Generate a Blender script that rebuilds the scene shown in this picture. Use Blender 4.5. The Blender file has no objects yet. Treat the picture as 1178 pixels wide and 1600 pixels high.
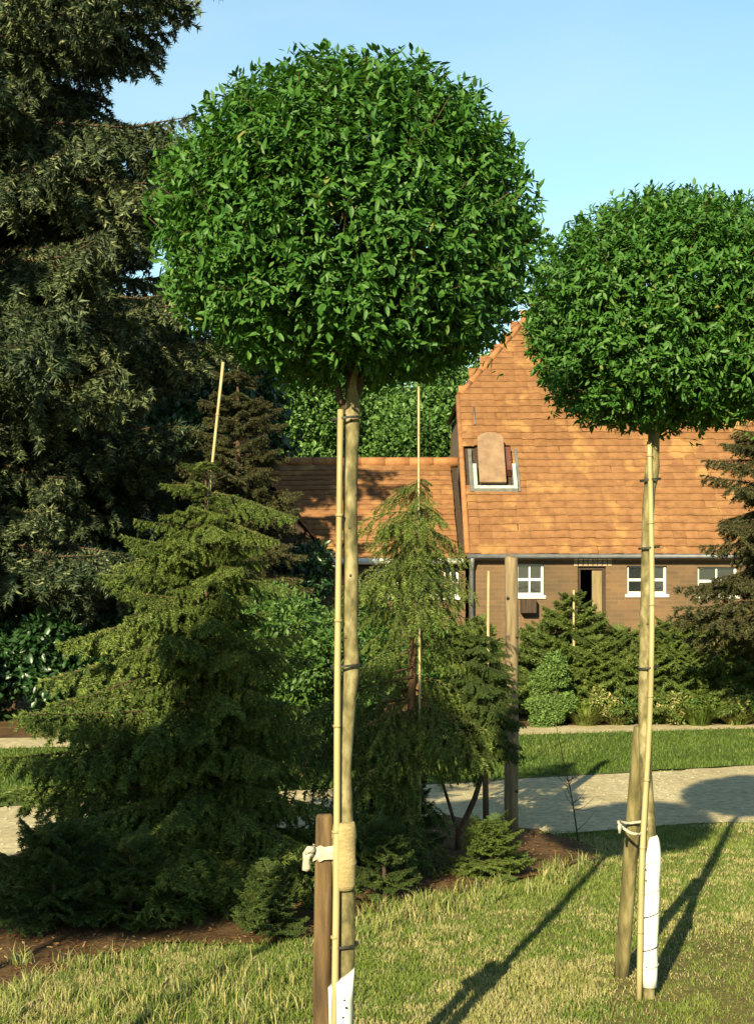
import bpy, bmesh, math, random
import numpy as np
from mathutils import Vector, Matrix, noise
R = math.radians
rs = np.random.RandomState(7)
random.seed(7)
C = bpy.context.scene.collection

# ------------------------------------------------------------------ camera, light, exposure
F = 2222.0; HZ = 930.0; EYE = 1.6
cam = bpy.data.cameras.new('camera'); cam_o = bpy.data.objects.new('camera', cam); C.objects.link(cam_o)
cam.sensor_fit = 'VERTICAL'; cam.sensor_height = 36; cam.lens = 50
cam.shift_y = (HZ - 800) / 1600
cam.clip_start = .05; cam.clip_end = 2000
cam_o.location = (0, 0, EYE); cam_o.rotation_euler = (R(90), 0, 0)
bpy.context.scene.camera = cam_o
SUN_EL = 24; SUN_AZ = 18          # light travels to +y, 18 degrees towards +x
sd = Vector((-math.sin(R(SUN_AZ)) * math.cos(R(SUN_EL)), -math.cos(R(SUN_AZ)) * math.cos(R(SUN_EL)), math.sin(R(SUN_EL))))
w = bpy.data.worlds.new('World'); bpy.context.scene.world = w; w.use_nodes = True
nt = w.node_tree; bg = nt.nodes['Background']
sky = nt.nodes.new('ShaderNodeTexSky'); sky.sky_type = 'NISHITA'; sky.sun_disc = False
sky.sun_elevation = R(SUN_EL); sky.sun_rotation = R(180 + SUN_AZ)
sky.air_density = 1.1; sky.dust_density = .15; sky.ozone_density = 1.6; sky.altitude = 0
tint = nt.nodes.new('ShaderNodeMix'); tint.data_type = 'RGBA'; tint.blend_type = 'MULTIPLY'; tint.inputs[0].default_value = 1
nt.links.new(sky.outputs[0], tint.inputs[6]); tint.inputs[7].default_value = (1.16, 1.36, 1.22, 1)
cc = nt.nodes.new('ShaderNodeTexCoord'); cm = nt.nodes.new('ShaderNodeMapping'); cm.inputs['Scale'].default_value = (1.2, 1.2, 5); cm.inputs['Rotation'].default_value = (.15, .2, 0)
cn = nt.nodes.new('ShaderNodeTexNoise'); cn.inputs['Scale'].default_value = 2.2; cn.inputs['Detail'].default_value = 5; cn.inputs['Roughness'].default_value = .5
cr = nt.nodes.new('ShaderNodeMapRange'); cr.inputs[1].default_value = .42; cr.inputs[2].default_value = .75; cr.inputs[3].default_value = .05; cr.inputs[4].default_value = .42
nt.links.new(cc.outputs['Generated'], cm.inputs[0]); nt.links.new(cm.outputs[0], cn.inputs[0]); nt.links.new(cn.outputs[0], cr.inputs[0])
cl_ = nt.nodes.new('ShaderNodeMix'); cl_.data_type = 'RGBA'; nt.links.new(cr.outputs[0], cl_.inputs[0]); nt.links.new(tint.outputs[2], cl_.inputs[6]); cl_.inputs[7].default_value = (4.6, 5.6, 6.0, 1)
nt.links.new(cl_.outputs[2], bg.inputs[0]); bg.inputs[1].default_value = .053
sun = bpy.data.lights.new('sun', 'SUN'); sun.energy = 5; sun.angle = R(.55); sun.color = (1, .87, .56)
so = bpy.data.objects.new('sun', sun); C.objects.link(so)
so.rotation_euler = (-sd).to_track_quat('-Z', 'Y').to_euler()
vs = bpy.context.scene.view_settings
vs.view_transform = 'Standard'; vs.look = 'None'; vs.gamma = 1; vs.use_curve_mapping = False; vs.exposure = 1.66
bpy.context.scene.cycles.max_bounces = 6; bpy.context.scene.cycles.transparent_max_bounces = 4

def P(px, py, d):                 # where a point of the place at distance d stands
    return Vector(((px - 589) / F * d, d, EYE + (HZ - py) / F * d))
def GX(px, d): return (px - 589) / F * d
def GD(py): return EYE * F / (py - HZ)
def G(px, py): d = GD(py); return (GX(px, d), d)

# ------------------------------------------------------------------ materials
def mat(name): 
    m = bpy.data.materials.new(name); m.use_nodes = True
    return m, m.node_tree, m.node_tree.nodes['Principled BSDF']
def N(nt, t, **k):
    n = nt.nodes.new(t)
    for a, b in k.items(): setattr(n, a, b)
    return n
def ramp(nt, fac, stops, k=1.):
    r = N(nt, 'ShaderNodeValToRGB'); e = r.color_ramp.elements
    while len(e) < len(stops): e.new(.5)
    for i, (p, c) in enumerate(stops): e[i].position = p; e[i].color = (*[q * k for q in c], 1)
    nt.links.new(fac, r.inputs[0]); return r.outputs[0]
def tex_noise(nt, scale, detail=4, coord='Object', vec_scale=None, rough=.55):
    tc = N(nt, 'ShaderNodeTexCoord') if coord != 'World' else N(nt, 'ShaderNodeNewGeometry')
    out = tc.outputs['Object'] if coord == 'Object' else tc.outputs['Position']
    if vec_scale:
        mp = N(nt, 'ShaderNodeMapping'); mp.inputs['Scale'].default_value = vec_scale
        nt.links.new(out, mp.inputs[0]); out = mp.outputs[0]
    n = N(nt, 'ShaderNodeTexNoise'); n.inputs['Scale'].default_value = scale; n.inputs['Detail'].default_value = detail
    n.inputs['Roughness'].default_value = rough
    nt.links.new(out, n.inputs['Vector']); return n.outputs[0]
def bump(nt, b, h, s, dist=.01):
    n = N(nt, 'ShaderNodeBump'); n.inputs['Strength'].default_value = s; n.inputs['Distance'].default_value = dist
    nt.links.new(h, n.inputs['Height']); nt.links.new(n.outputs[0], b.inputs['Normal'])
def rnd_out(nt):                  # per-leaf / per-tile random: mesh attribute plus object random
    a = N(nt, 'ShaderNodeAttribute', attribute_name='rnd'); o = N(nt, 'ShaderNodeObjectInfo')
    s = N(nt, 'ShaderNodeMath', operation='ADD'); nt.links.new(a.outputs['Fac'], s.inputs[0]); nt.links.new(o.outputs['Random'], s.inputs[1])
    f = N(nt, 'ShaderNodeMath', operation='FRACT'); nt.links.new(s.outputs[0], f.inputs[0]); return f.outputs[0]
KA = .54                           # overall albedo level
def foliage(name, stops, trans=.25, rough=.5, spec=.4, tcol=None):
    m, nt, b = mat(name)
    c = ramp(nt, rnd_out(nt), stops, 1 if name == 'white_petal' else (.6 if name == 'grass_blade' else KA))
    nt.links.new(c, b.inputs['Base Color']); b.inputs['Roughness'].default_value = rough
    b.inputs['Specular IOR Level'].default_value = spec
    t = N(nt, 'ShaderNodeBsdfTranslucent')
    if tcol:
        mx = N(nt, 'ShaderNodeMix', data_type='RGBA', blend_type='MULTIPLY'); mx.inputs[0].default_value = 1
        nt.links.new(c, mx.inputs[6]); mx.inputs[7].default_value = (*tcol, 1); nt.links.new(mx.outputs[2], t.inputs[0])
    else: nt.links.new(c, t.inputs[0])
    ms = N(nt, 'ShaderNodeMixShader'); ms.inputs[0].default_value = trans
    nt.links.new(b.outputs[0], ms.inputs[1]); nt.links.new(t.outputs[0], ms.inputs[2])
    nt.links.new(ms.outputs[0], nt.nodes['Material Output'].inputs[0]); return m
def surf(name, stops, scale, rough=.8, vec_scale=None, bstr=.3, bdist=.01, bscale=None, coord='Object', detail=5, spec=.3):
    m, nt, b = mat(name)
    n = tex_noise(nt, scale, detail, coord, vec_scale)
    nt.links.new(ramp(nt, n, stops, (.64 if 'white' in name else KA)), b.inputs['Base Color'])
    b.inputs['Roughness'].default_value = rough; b.inputs['Specular IOR Level'].default_value = spec
    if bstr: bump(nt, b, tex_noise(nt, bscale or scale * 2, 5, coord, vec_scale), bstr, bdist)
    return m
M = {}
M['leaf'] = foliage('glossy_leaf', [(0, (.036, .12, .018)), (.5, (.062, .185, .025)), (.85, (.098, .235, .032)), (.955, (.125, .26, .04)), (1, (.26, .25, .05))], .27, .52, .28, (1.4, 1.35, .6))
M['leaf_far'] = foliage('background_leaf', [(0, (.06, .14, .025)), (.6, (.12, .25, .045)), (1, (.2, .36, .07))], .3, .5, .3)
M['leaf_shrub'] = foliage('shrub_leaf', [(0, (.045, .11, .018)), (.6, (.08, .17, .025)), (1, (.14, .23, .045))], .25, .5, .3)
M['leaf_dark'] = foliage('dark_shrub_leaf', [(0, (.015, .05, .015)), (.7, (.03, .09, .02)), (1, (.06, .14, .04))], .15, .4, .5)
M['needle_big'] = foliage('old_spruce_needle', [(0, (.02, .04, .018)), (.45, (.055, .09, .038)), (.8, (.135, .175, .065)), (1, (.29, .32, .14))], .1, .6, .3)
M['needle_olive'] = foliage('olive_needle', [(0, (.055, .095, .016)), (.6, (.14, .215, .036)), (1, (.27, .33, .06))], .15, .6, .3)
M['needle_mid'] = foliage('green_needle', [(0, (.032, .068, .012)), (.6, (.07, .12, .02)), (1, (.15, .20, .04))], .15, .6, .3)
M['needle_brown'] = foliage('brownish_needle', [(0, (.04, .045, .014)), (.6, (.08, .085, .024)), (1, (.13, .12, .04))], .1, .6, .3)
M['grass'] = foliage('grass_blade', [(0, (.12, .20, .03)), (.42, (.22, .28, .055)), (.7, (.36, .36, .11)), (1, (.56, .48, .24))], .3, .6, .2)
M['grass_green'] = foliage('fresh_grass_blade', [(0, (.08, .14, .02)), (.6, (.13, .20, .03)), (1, (.21, .26, .06))], .3, .6, .2)
M['feather'] = foliage('feathery_leaf', [(0, (.12, .22, .05)), (.6, (.19, .32, .07)), (1, (.28, .4, .12))], .3, .6, .2)
M['straw'] = foliage('dry_stalk', [(0, (.3, .24, .1)), (1, (.5, .42, .2))], .2, .7, .2)
M['petal'] = foliage('white_petal', [(0, (.7, .68, .55)), (1, (.85, .82, .72))], .2, .6, .2)
M['bark_smooth'] = surf('smooth_olive_bark', [(.36, (.09, .08, .03)), (.5, (.21, .175, .07)), (.64, (.36, .31, .16))], 30, .75, (1, 1, .5), .5, .004, 40)
M['bark_dark'] = surf('dark_bark', [(.3, (.05, .03, .018)), (.7, (.14, .09, .05))], 10, .9, (1, 1, .25), .8, .01, 25)
M['bark_red'] = surf('reddish_bark', [(.3, (.12, .06, .025)), (.7, (.3, .17, .08))], 14, .9, (1, 1, .3), .8, .008, 30)
M['cane'] = surf('pale_cane', [(.3, (.36, .29, .13)), (.6, (.50, .42, .21)), (.8, (.58, .5, .29))], 9, .5, (2, 2, .4), .2, .002, 30)
M['node'] = surf('cane_joint', [(.3, (.34, .27, .12)), (.7, (.46, .38, .19))], 20, .7)
M['post'] = surf('brown_post_wood', [(.36, (.06, .036, .015)), (.5, (.15, .09, .036)), (.64, (.27, .18, .08))], 8, .85, (3, 3, .35), .6, .006, 14)
M['post_grey'] = surf('grey_olive_post_wood', [(.36, (.08, .068, .026)), (.5, (.18, .15, .055)), (.64, (.31, .26, .12))], 8, .85, (3, 3, .35), .6, .006, 14)
M['post_tan'] = surf('tan_pole_wood', [(.3, (.13, .095, .05)), (.55, (.27, .20, .11)), (.75, (.42, .31, .17))], 9, .85, (3, 3, .4), .6, .006, 12)
M['guard'] = surf('white_plastic', [(.28, (.55, .52, .44)), (.42, (.72, .72, .68)), (.7, (.85, .85, .82))], 9, .35, None, .25, .004, 25, spec=.5)
M['hole'] = surf('dark_hole', [(.3, (.02, .02, .02)), (.7, (.04, .035, .03))], 12, .9, None, 0)
M['burlap'] = surf('pale_burlap', [(.3, (.38, .29, .12)), (.7, (.55, .44, .22))], 60, .95, (1, 1, 3), .9, .004, 160)
M['rag'] = surf('whitish_rag', [(.3, (.42, .38, .28)), (.7, (.68, .64, .52))], 30, .95, None, .8, .004, 90)
M['tie'] = surf('black_rubber', [(.3, (.015, .015, .012)), (.7, (.04, .04, .03))], 30, .6, None, 0)
M['white_paint'] = surf('white_window_paint', [(.3, (.68, .67, .62)), (.7, (.82, .81, .77))], 20, .5, None, .1)
M['timber_dark'] = surf('dark_timber', [(.3, (.03, .02, .013)), (.7, (.08, .05, .03))], 6, .85, (4, 4, .4), .5, .006, 12)
M['timber_tan'] = surf('tan_door_wood', [(.3, (.2, .14, .06)), (.7, (.34, .25, .12))], 6, .7, (4, 4, .4), .4, .004, 12)
M['metal'] = surf('grey_metal', [(.3, (.09, .10, .11)), (.7, (.17, .18, .19))], 10, .5, None, .1, spec=.5)
M['metal_pale'] = surf('pale_zinc', [(.3, (.3, .36, .36)), (.7, (.55, .6, .58))], 14, .4, None, .2, spec=.6)
M['hatch'] = surf('weathered_hatch_panel', [(.3, (.20, .125, .075)), (.5, (.29, .18, .105)), (.7, (.35, .23, .14))], 5, .7, None, .2)
M['red_cheek'] = surf('dark_red_board', [(.3, (.10, .03, .02)), (.7, (.17, .06, .035))], 10, .8)
M['lead'] = surf('lead_flashing', [(.3, (.12, .12, .11)), (.7, (.2, .2, .19))], 8, .6)
M['verge'] = surf('verge_tile', [(.3, (.30, .13, .05)), (.7, (.48, .22, .08))], 8, .85, None, .3)
m, nt_, b = mat('window_glass'); b.inputs['Base Color'].default_value = (.012, .014, .016, 1); b.inputs['Roughness'].default_value = .06
b.inputs['Specular IOR Level'].default_value = .7; bump(nt_, b, tex_noise(nt_, 3), .15, .02); M['glass'] = m
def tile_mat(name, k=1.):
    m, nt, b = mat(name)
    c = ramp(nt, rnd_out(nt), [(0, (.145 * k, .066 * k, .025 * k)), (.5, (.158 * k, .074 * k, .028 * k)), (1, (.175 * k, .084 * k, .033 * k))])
    g = tex_noise(nt, 2.6, 3, 'World', (1, .6, .9), .5)
    pat = ramp(nt, g, [(.56, (0, 0, 0)), (.66, (1, 1, 1))])
    g2 = tex_noise(nt, 9, 5, 'World')
    mx = N(nt, 'ShaderNodeMix', data_type='RGBA'); nt.links.new(pat, mx.inputs[0]); nt.links.new(c, mx.inputs[6]); mx.inputs[7].default_value = (.225, .12, .042, 1)
    d = ramp(nt, g2, [(.3, (.72, .70, .66)), (.6, (1, 1, 1))])
    m2 = N(nt, 'ShaderNodeMix', data_type='RGBA', blend_type='MULTIPLY'); m2.inputs[0].default_value = 1
    nt.links.new(mx.outputs[2], m2.inputs[6]); nt.links.new(d, m2.inputs[7]); nt.links.new(m2.outputs[2], b.inputs['Base Color'])
    b.inputs['Roughness'].default_value = .8; b.inputs['Specular IOR Level'].default_value = .25
    bump(nt, b, g2, .3, .01); return m
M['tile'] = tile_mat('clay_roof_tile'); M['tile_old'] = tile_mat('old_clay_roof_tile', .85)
m, nt_, b = mat('brown_brick')
geo = N(nt_, 'ShaderNodeNewGeometry'); sx = N(nt_, 'ShaderNodeSeparateXYZ'); nt_.links.new(geo.outputs['Position'], sx.inputs[0])
cx = N(nt_, 'ShaderNodeCombineXYZ'); ad = N(nt_, 'ShaderNodeMath', operation='ADD'); nt_.links.new(sx.outputs[0], ad.inputs[0]); nt_.links.new(sx.outputs[1], ad.inputs[1])
nt_.links.new(ad.outputs[0], cx.inputs[0]); nt_.links.new(sx.outputs[2], cx.inputs[1])
br = N(nt_, 'ShaderNodeTexBrick'); nt_.links.new(cx.outputs[0], br.inputs[0]); br.inputs['Scale'].default_value = 1
br.inputs['Brick Width'].default_value = .21; br.inputs['Row Height'].default_value = .066; br.inputs['Mortar Size'].default_value = .005
br.inputs['Color1'].default_value = (.105, .060, .027, 1); br.inputs['Color2'].default_value = (.078, .046, .023, 1); br.inputs['Mortar'].default_value = (.10, .07, .04, 1)
gn = ramp(nt_, tex_noise(nt_, 1.3, 5, 'World'), [(.3, (.65, .68, .62)), (.65, (1.1, 1.05, .95))])
mx = N(nt_, 'ShaderNodeMix', data_type='RGBA', blend_type='MULTIPLY'); mx.inputs[0].default_value = 1
nt_.links.new(br.outputs[0], mx.inputs[6]); nt_.links.new(gn, mx.inputs[7]); nt_.links.new(mx.outputs[2], b.inputs['Base Color'])
b.inputs['Roughness'].default_value = .9; bump(nt_, b, br.outputs['Fac'], -.5, .01); M['brick'] = m
M['brick_pale'] = surf('pale_brick', [(.3, (.36, .25, .15)), (.7, (.52, .4, .27))], 20, .9)
def ground(name, a, bcol, c, s1, s2, bs=.6, bd=.03):
    m, nt, b = mat(name)
    c1 = ramp(nt, tex_noise(nt, s1, 6, 'World'), [(.3, a), (.5, bcol), (.7, c)], KA)
    c2 = ramp(nt, tex_noise(nt, s2, 6, 'World', None, .7), [(.3, (.55, .55, .5)), (.65, (1.2, 1.2, 1.15))])
    mx = N(nt, 'ShaderNodeMix', data_type='RGBA', blend_type='MULTIPLY'); mx.inputs[0].default_value = 1
    nt.links.new(c1, mx.inputs[6]); nt.links.new(c2, mx.inputs[7]); nt.links.new(mx.outputs[2], b.inputs['Base Color'])
    b.inputs['Roughness'].default_value = .95; b.inputs['Specular IOR Level'].default_value = .15
    bump(nt, b, tex_noise(nt, s2, 6, 'World', None, .7), bs, bd); return m
M['ground'] = ground('meadow_ground', (.13, .14, .035), (.20, .20, .055), (.28, .25, .10), 1.1, 22)
M['lawn'] = ground('lawn_ground', (.07, .12, .02), (.10, .155, .027), (.14, .18, .04), .8, 26, .5, .02)
M['sand'] = ground('sandy_track', (.54, .45, .27), (.63, .53, .33), (.71, .61, .40), 1.5, 14, .4, .015)
M['soil'] = ground('needle_mulch', (.10, .055, .024), (.17, .095, .04), (.26, .16, .075), 2.5, 30, .9, .03)
M['earth'] = ground('bare_earth', (.14, .125, .035), (.185, .155, .05), (.24, .19, .075), 3, 28, .8, .02)

# ------------------------------------------------------------------ mesh helpers
def link(name, me, m, parent=None, **tags):
    o = bpy.data.objects.new(name, me); C.objects.link(o)
    if m is not None and not me.materials:
        for q in (m if isinstance(m, (list, tuple)) else [m]): me.materials.append(q)
    if parent is not None: o.parent = parent
    for k, v in tags.items(): o[k] = v
    return o
def npmesh(name, V, T, rnd=None, mi=None, smooth=False):
    """V (n,3), T (m,k) faces of one size; rnd per vertex"""
    me = bpy.data.meshes.new(name); V = np.asarray(V, np.float32); T = np.asarray(T, np.int32)
    k = T.shape[1]
    me.vertices.add(len(V)); me.vertices.foreach_set('co', V.ravel())
    me.loops.add(T.size); me.loops.foreach_set('vertex_index', T.ravel())
    me.polygons.add(len(T)); me.polygons.foreach_set('loop_start', np.arange(0, T.size, k, dtype=np.int32))
    if mi is not None: me.polygons.foreach_set('material_index', np.asarray(mi, np.int32))
    me.update(calc_edges=True)
    if rnd is not None:
        a = me.attributes.new('rnd', 'FLOAT', 'POINT'); a.data.foreach_set('value', np.asarray(rnd, np.float32))
    if smooth: me.polygons.foreach_set('use_smooth', np.ones(len(T), bool))
    return me
def unit(v): return v / np.maximum(np.linalg.norm(v, axis=-1, keepdims=True), 1e-9)
def thing(name, label, cat, loc=(0, 0, 0), rz=0, group=None):
    o = bpy.data.objects.new(name, None); C.objects.link(o); o.empty_display_size = .2
    o.location = loc; o.rotation_euler = (0, 0, rz); o['label'] = label; o['category'] = cat
    if group: o['group'] = group
    return o
def tube_data(pts, rad, n=8, jitter=0, cap=True):
    pts = [Vector(p) for p in pts]; V = []; Fc = []; ref = Vector((.13, 1, .07)).normalized()
    for i, p in enumerate(pts):
        t = (pts[min(i + 1, len(pts) - 1)] - pts[max(i - 1, 0)]).normalized()
        if abs(t.dot(ref)) > .9: ref = Vector((1, .1, .1)).normalized()
        a = t.cross(ref).normalized(); b2 = t.cross(a); r = rad[i] if hasattr(rad, '__len__') else rad
        for k in range(n):
            an = 2 * math.pi * k / n; rr = r * (1 + jitter * random.uniform(-1, 1))
            V.append(p + a * (rr * math.cos(an)) + b2 * (rr * math.sin(an)))
    for i in range(len(pts) - 1):
        for k in range(n):
            k2 = (k + 1) % n; Fc.append((i * n + k, i * n + k2, (i + 1) * n + k2, (i + 1) * n + k))
    if cap:
        Fc.append(tuple(range(n))[::-1]); Fc.append(tuple((len(pts) - 1) * n + k for k in range(n)))
    return V, Fc
def tube(name, pts, rad, m, parent=None, n=8, jitter=0, smooth=True, origin=None, **tags):
    if parent is not None and origin is None: origin = parent.location
    off = Vector(origin) if origin is not None else Vector((0, 0, 0))
    V, Fc = tube_data([Vector(p) - off for p in pts], rad, n, jitter)
    me = bpy.data.meshes.new(name); me.from_pydata(V, [], Fc); me.update()
    if smooth: me.polygons.foreach_set('use_smooth', [len(p.vertices) == 4 for p in me.polygons])
    return link(name, me, m, parent, **tags)
def smooth_path(pts, k=4):
    pts = [Vector(p) for p in pts]; out = []
    for i in range(len(pts) - 1):
        p0 = pts[max(i - 1, 0)]; p1 = pts[i]; p2 = pts[i + 1]; p3 = pts[min(i + 2, len(pts) - 1)]
        for j in range(k):
            t = j / k
            out.append(.5 * ((2 * p1) + (p2 - p0) * t + (2 * p0 - 5 * p1 + 4 * p2 - p3) * t * t + (3 * p1 - p0 - 3 * p2 + p3) * t ** 3))
    out.append(pts[-1]); return out
def box(bm, x0, x1, y0, y1, z0, z1):
    vs_ = [bm.verts.new((x, y, z)) for x in (x0, x1) for y in (y0, y1) for z in (z0, z1)]
    for f in ((0, 1, 3, 2), (4, 6, 7, 5), (0, 4, 5, 1), (2, 3, 7, 6), (0, 2, 6, 4), (1, 5, 7, 3)): bm.faces.new([vs_[i] for i in f])
def boxes(name, bl, m, parent=None, bev=.0, **tags):
    bm = bmesh.new()
    for q in bl: box(bm, *q)
    bmesh.ops.recalc_face_normals(bm, faces=bm.faces)
    if bev: bmesh.ops.bevel(bm, geom=bm.edges[:], offset=bev, segments=1, affect='EDGES')
    me = bpy.data.meshes.new(name); bm.to_mesh(me); bm.free(); return link(name, me, m, parent, **tags)

# ------------------------------------------------------------------ foliage helpers
def leaves_data(B, D, Nn, L, W, rnd, fold=.18, curl=.12):
    """leaf blades: base B, direction D, normal Nn (n,3); lengths, widths; 4 triangles each"""
    D = unit(D); S = unit(np.cross(D, Nn)); Nn = np.cross(S, D); L = L[:, None]; W = W[:, None]
    def q(x, y, z): return B + D * L * x + S * W * y + Nn * (W * z - L * curl * x * x)
    n = len(B); V = np.stack([q(0, 0, 0), q(.28, .43, 0), q(.3, 0, -fold), q(.28, -.43, 0), q(.66, .40, 0), q(.68, 0, -fold), q(.66, -.40, 0), q(1, 0, 0)], 1).reshape(-1, 3)
    T = np.array([[0, 1, 2], [0, 2, 3], [1, 4, 5], [1, 5, 2], [2, 5, 6], [2, 6, 3], [4, 7, 5], [5, 7, 6]])[None] + (np.arange(n) * 8)[:, None, None]
    return V, T.reshape(-1, 3), np.repeat(rnd, 8)
def leaf_mesh():                   # one finer leaf, 1 m long along x, normal z
    xs = [0, .12, .3, .5, .7, .87, 1]; ws = [0, .09, .165, .19, .15, .07, 0]; V = []; Fc = []
    for x, w_ in zip(xs, ws):
        z = -.14 * x * x
        V += [(x, w_, z), (x, 0, z - w_ * .3), (x, -w_, z)]
    for i in range(6):
        a = i * 3
        for k in (0, 1):
            q = [a + k, a + k + 1, a + 4 + k, a + 3 + k]
            if i == 0: q = [a + 1, a + 4 + k, a + 3 + k]
            elif i == 5: q = [a + k, a + k + 1, a + 4]
            Fc.append(q)
    me = bpy.data.meshes.new('leaf'); me.from_pydata(V, [], Fc); me.update()
    me.polygons.foreach_set('use_smooth', [True] * len(me.polygons)); me.materials.append(M['leaf']); return me
LEAF = leaf_mesh()

def ball_crown(root, c, a, bt, bb, nshoot, seed, near=300, ex=2.4, leafL=.0305, cut=.12):
    """c: centre relative to the root; a: half width; bt/bb: half heights above and below"""
    rg = np.random.RandomState(seed)
    d = unit(rg.normal(size=(nshoot, 3)))
    # more shoots on the bottom rim so that it closes
    lump = np.array([noise.noise(Vector(v * 2.3) + Vector((seed, 0, 0))) for v in d]) * .055 + np.array([noise.noise(Vector(v * 6) + Vector((seed, 9, 0))) for v in d]) * .06
    up = d[:, 2] > 0
    e = np.where(up, 1.92, ex); bz = np.where(up, bt, bb)
    rh = np.sqrt(d[:, 0] ** 2 + d[:, 1] ** 2)
    s = ((rh / a) ** e + (np.abs(d[:, 2]) / bz) ** e) ** (-1 / e)
    rad = s * (1 + lump)
    tips = d * rad[:, None]
    depth = rg.rand(nshoot) ** 1.5 * .16; tips -= d * depth[:, None]
    sl = rg.uniform(.08, .15, nshoot)
    extra = rg.rand(nshoot) < np.where(up, .05, .02); sl[extra] += .02; tips[extra] += d[extra] * .022
    axis = unit(d + rg.normal(size=d.shape) * .38 + np.array([0, 0, .35]) * np.where(up, 1, .1)[:, None])
    nl = 11; t = (np.arange(nl) + .3) / nl
    base = tips[:, None] - axis[:, None] * (sl[:, None] * (1 - t)[None])[..., None]
    rnds = unit(rg.normal(size=(nshoot, nl, 3)))
    perp = unit(np.cross(np.broadcast_to(axis[:, None], rnds.shape), rnds))
    D = unit(axis[:, None] * (.25 + .7 * t[None, :, None] ** 2) + perp * 1. + np.array([0, 0, -.12]) + rg.normal(size=rnds.shape) * .15)
    Nn = unit(axis[:, None] * .8 + np.array([0, 0, .75]) + rg.normal(size=rnds.shape) * .4)
    B = (base + np.array(c)).reshape(-1, 3); D = D.reshape(-1, 3); Nn = Nn.reshape(-1, 3)
    n = len(B); L = leafL * rg.uniform(.7, 1.25, n) ; W = L * rg.uniform(.34, .46, n)
    rn = np.clip(rg.beta(2, 2.6, n) * .83 + .12 * np.tile(t, nshoot) + .04 * rg.normal(size=n), 0, .999)
    rn *= 1
    crown = bpy.data.objects.new('crown', None); C.objects.link(crown); crown.parent = root
    idx = np.arange(n)
    if near:
        wl = B + np.array(root.location)
        out = np.linalg.norm(B - np.array(c), axis=1)
        face = ((wl - np.array([0, 0, EYE])) ** 2).sum(1) ** .5
        px = wl[:, 0] / wl[:, 1] * F + 589
        cand = np.argsort(face - (px > 1190) * -9)[:near * 6]
        sel = rg.choice(cand, near, replace=False)
        for i in sel:
            dd = Vector(unit(D[i])); ss = dd.cross(Vector(Nn[i])).normalized(); nn = ss.cross(dd)
            o = bpy.data.objects.new('leaf', LEAF); C.objects.link(o); o.parent = crown
            mt = Matrix((dd, -ss, nn)).transposed().to_4x4() @ Matrix.Scale(L[i] * 1.05, 4)
            o.matrix_local = Matrix.Translation(Vector(B[i])) @ mt
        idx = np.setdiff1d(idx, sel)
    V, T, rr = leaves_data(B[idx], D[idx], Nn[idx], L[idx], W[idx], rn[idx])
    link('leaf', npmesh('leaves', V, T, rr), M['leaf'], crown, kind='stuff')
    # shoots and limbs
    VV = []; FF = []; 
    sel = rg.choice(nshoot, min(nshoot, 420), replace=False); start = Vector((c[0], c[1], c[2] - bb * .95))
    for k, i in enumerate(sel):
        tip = Vector(tips[i]) + Vector(c)
        s0 = start + Vector((0, 0, .05 + .12 * rg.rand()))
        midp = s0.lerp(tip, .55) + Vector(rg.normal(size=3) * .025)
        r0 = .010 if k < 14 else .0035
        v, f = tube_data([s0, midp, tip], [r0, r0 * .6, .0012], 5, 0, False)
        o_ = len(VV); VV += v; FF += [tuple(q + o_ for q in ff) for ff in f]
    me = bpy.data.meshes.new('branches'); me.from_pydata(VV, [], FF); me.update()
    link('branches', me, M['bark_dark'], crown)
    return crown

def shrub_data(blobs, n, ls, seed, squash=1.):
    """leaves on many overlapping uneven blobs; blobs: (x,y,z,r)"""
    rg = np.random.RandomState(seed); bl = np.array(blobs); wt = bl[:, 3] ** 2; wt /= wt.sum()
    k = rg.choice(len(bl), n, p=wt); d = unit(rg.normal(size=(n, 3)))
    r = bl[k, 3] * (1 - .35 * rg.rand(n) ** 2) * (1 + .18 * rg.normal(size=n) * .6)
    B = bl[k, :3] + d * r[:, None] * np.array([1, 1, .85 * squash])
    D = unit(d * .6 + rg.normal(size=(n, 3)) * .6 + np.array([0, 0, -.1])); Nn = unit(d * .5 + np.array([0, 0, .8]) + rg.normal(size=(n, 3)) * .5)
    L = ls * rg.uniform(.6, 1.3, n)
    return leaves_data(B, D, Nn, L, L * rg.uniform(.45, .65, n), rg.rand(n) * .99)
def blobs_in(cx, cy, cz, rx, ry, rz, n, r0, r1, rg):
    out = []
    for i in range(n):
        d = unit(rg.normal(size=3)) * rg.rand() ** .4
        out.append((cx + d[0] * rx, cy + d[1] * ry, cz + d[2] * rz, rg.uniform(r0, r1)))
    return out
def leafy_tree(name, label, cat, loc, h, rx, nblob, nleaf, ls, seed, m='leaf_far', trunk_r=.15, low=.3, group=None, rz=None):
    rg = np.random.RandomState(seed); root = thing(name, label, cat, loc, 0, group)
    cz = h * (1 + low) / 2; rz = rz or h * (1 - low) / 2
    bl = blobs_in(0, 0, cz, rx * .75, rx * .75, rz * .8, nblob, rx * .22, rx * .42, rg)
    V, T, rr = shrub_data(bl, nleaf, ls, seed); link('crown', npmesh('crown', V, T, rr), M[m], root)
    tr = tube('trunk', [Vector((0, 0, -.05)), Vector((.03, 0, h * low)), Vector((0, .02, h * .8))], [trunk_r, trunk_r * .8, trunk_r * .3], M['bark_dark'], root, 8, .05, origin=(0, 0, 0))
    for b_ in bl[:14]:
        p = Vector(b_[:3]); s0 = Vector((0, 0, h * low * rg.uniform(.6, 1.2)))
        tube('limb', [s0, s0.lerp(p, .5) + Vector((0, 0, .05 * h)), p], [trunk_r * .35, trunk_r * .22, trunk_r * .08], M['bark_dark'], root, 5, origin=(0, 0, 0))
    return root

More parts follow.
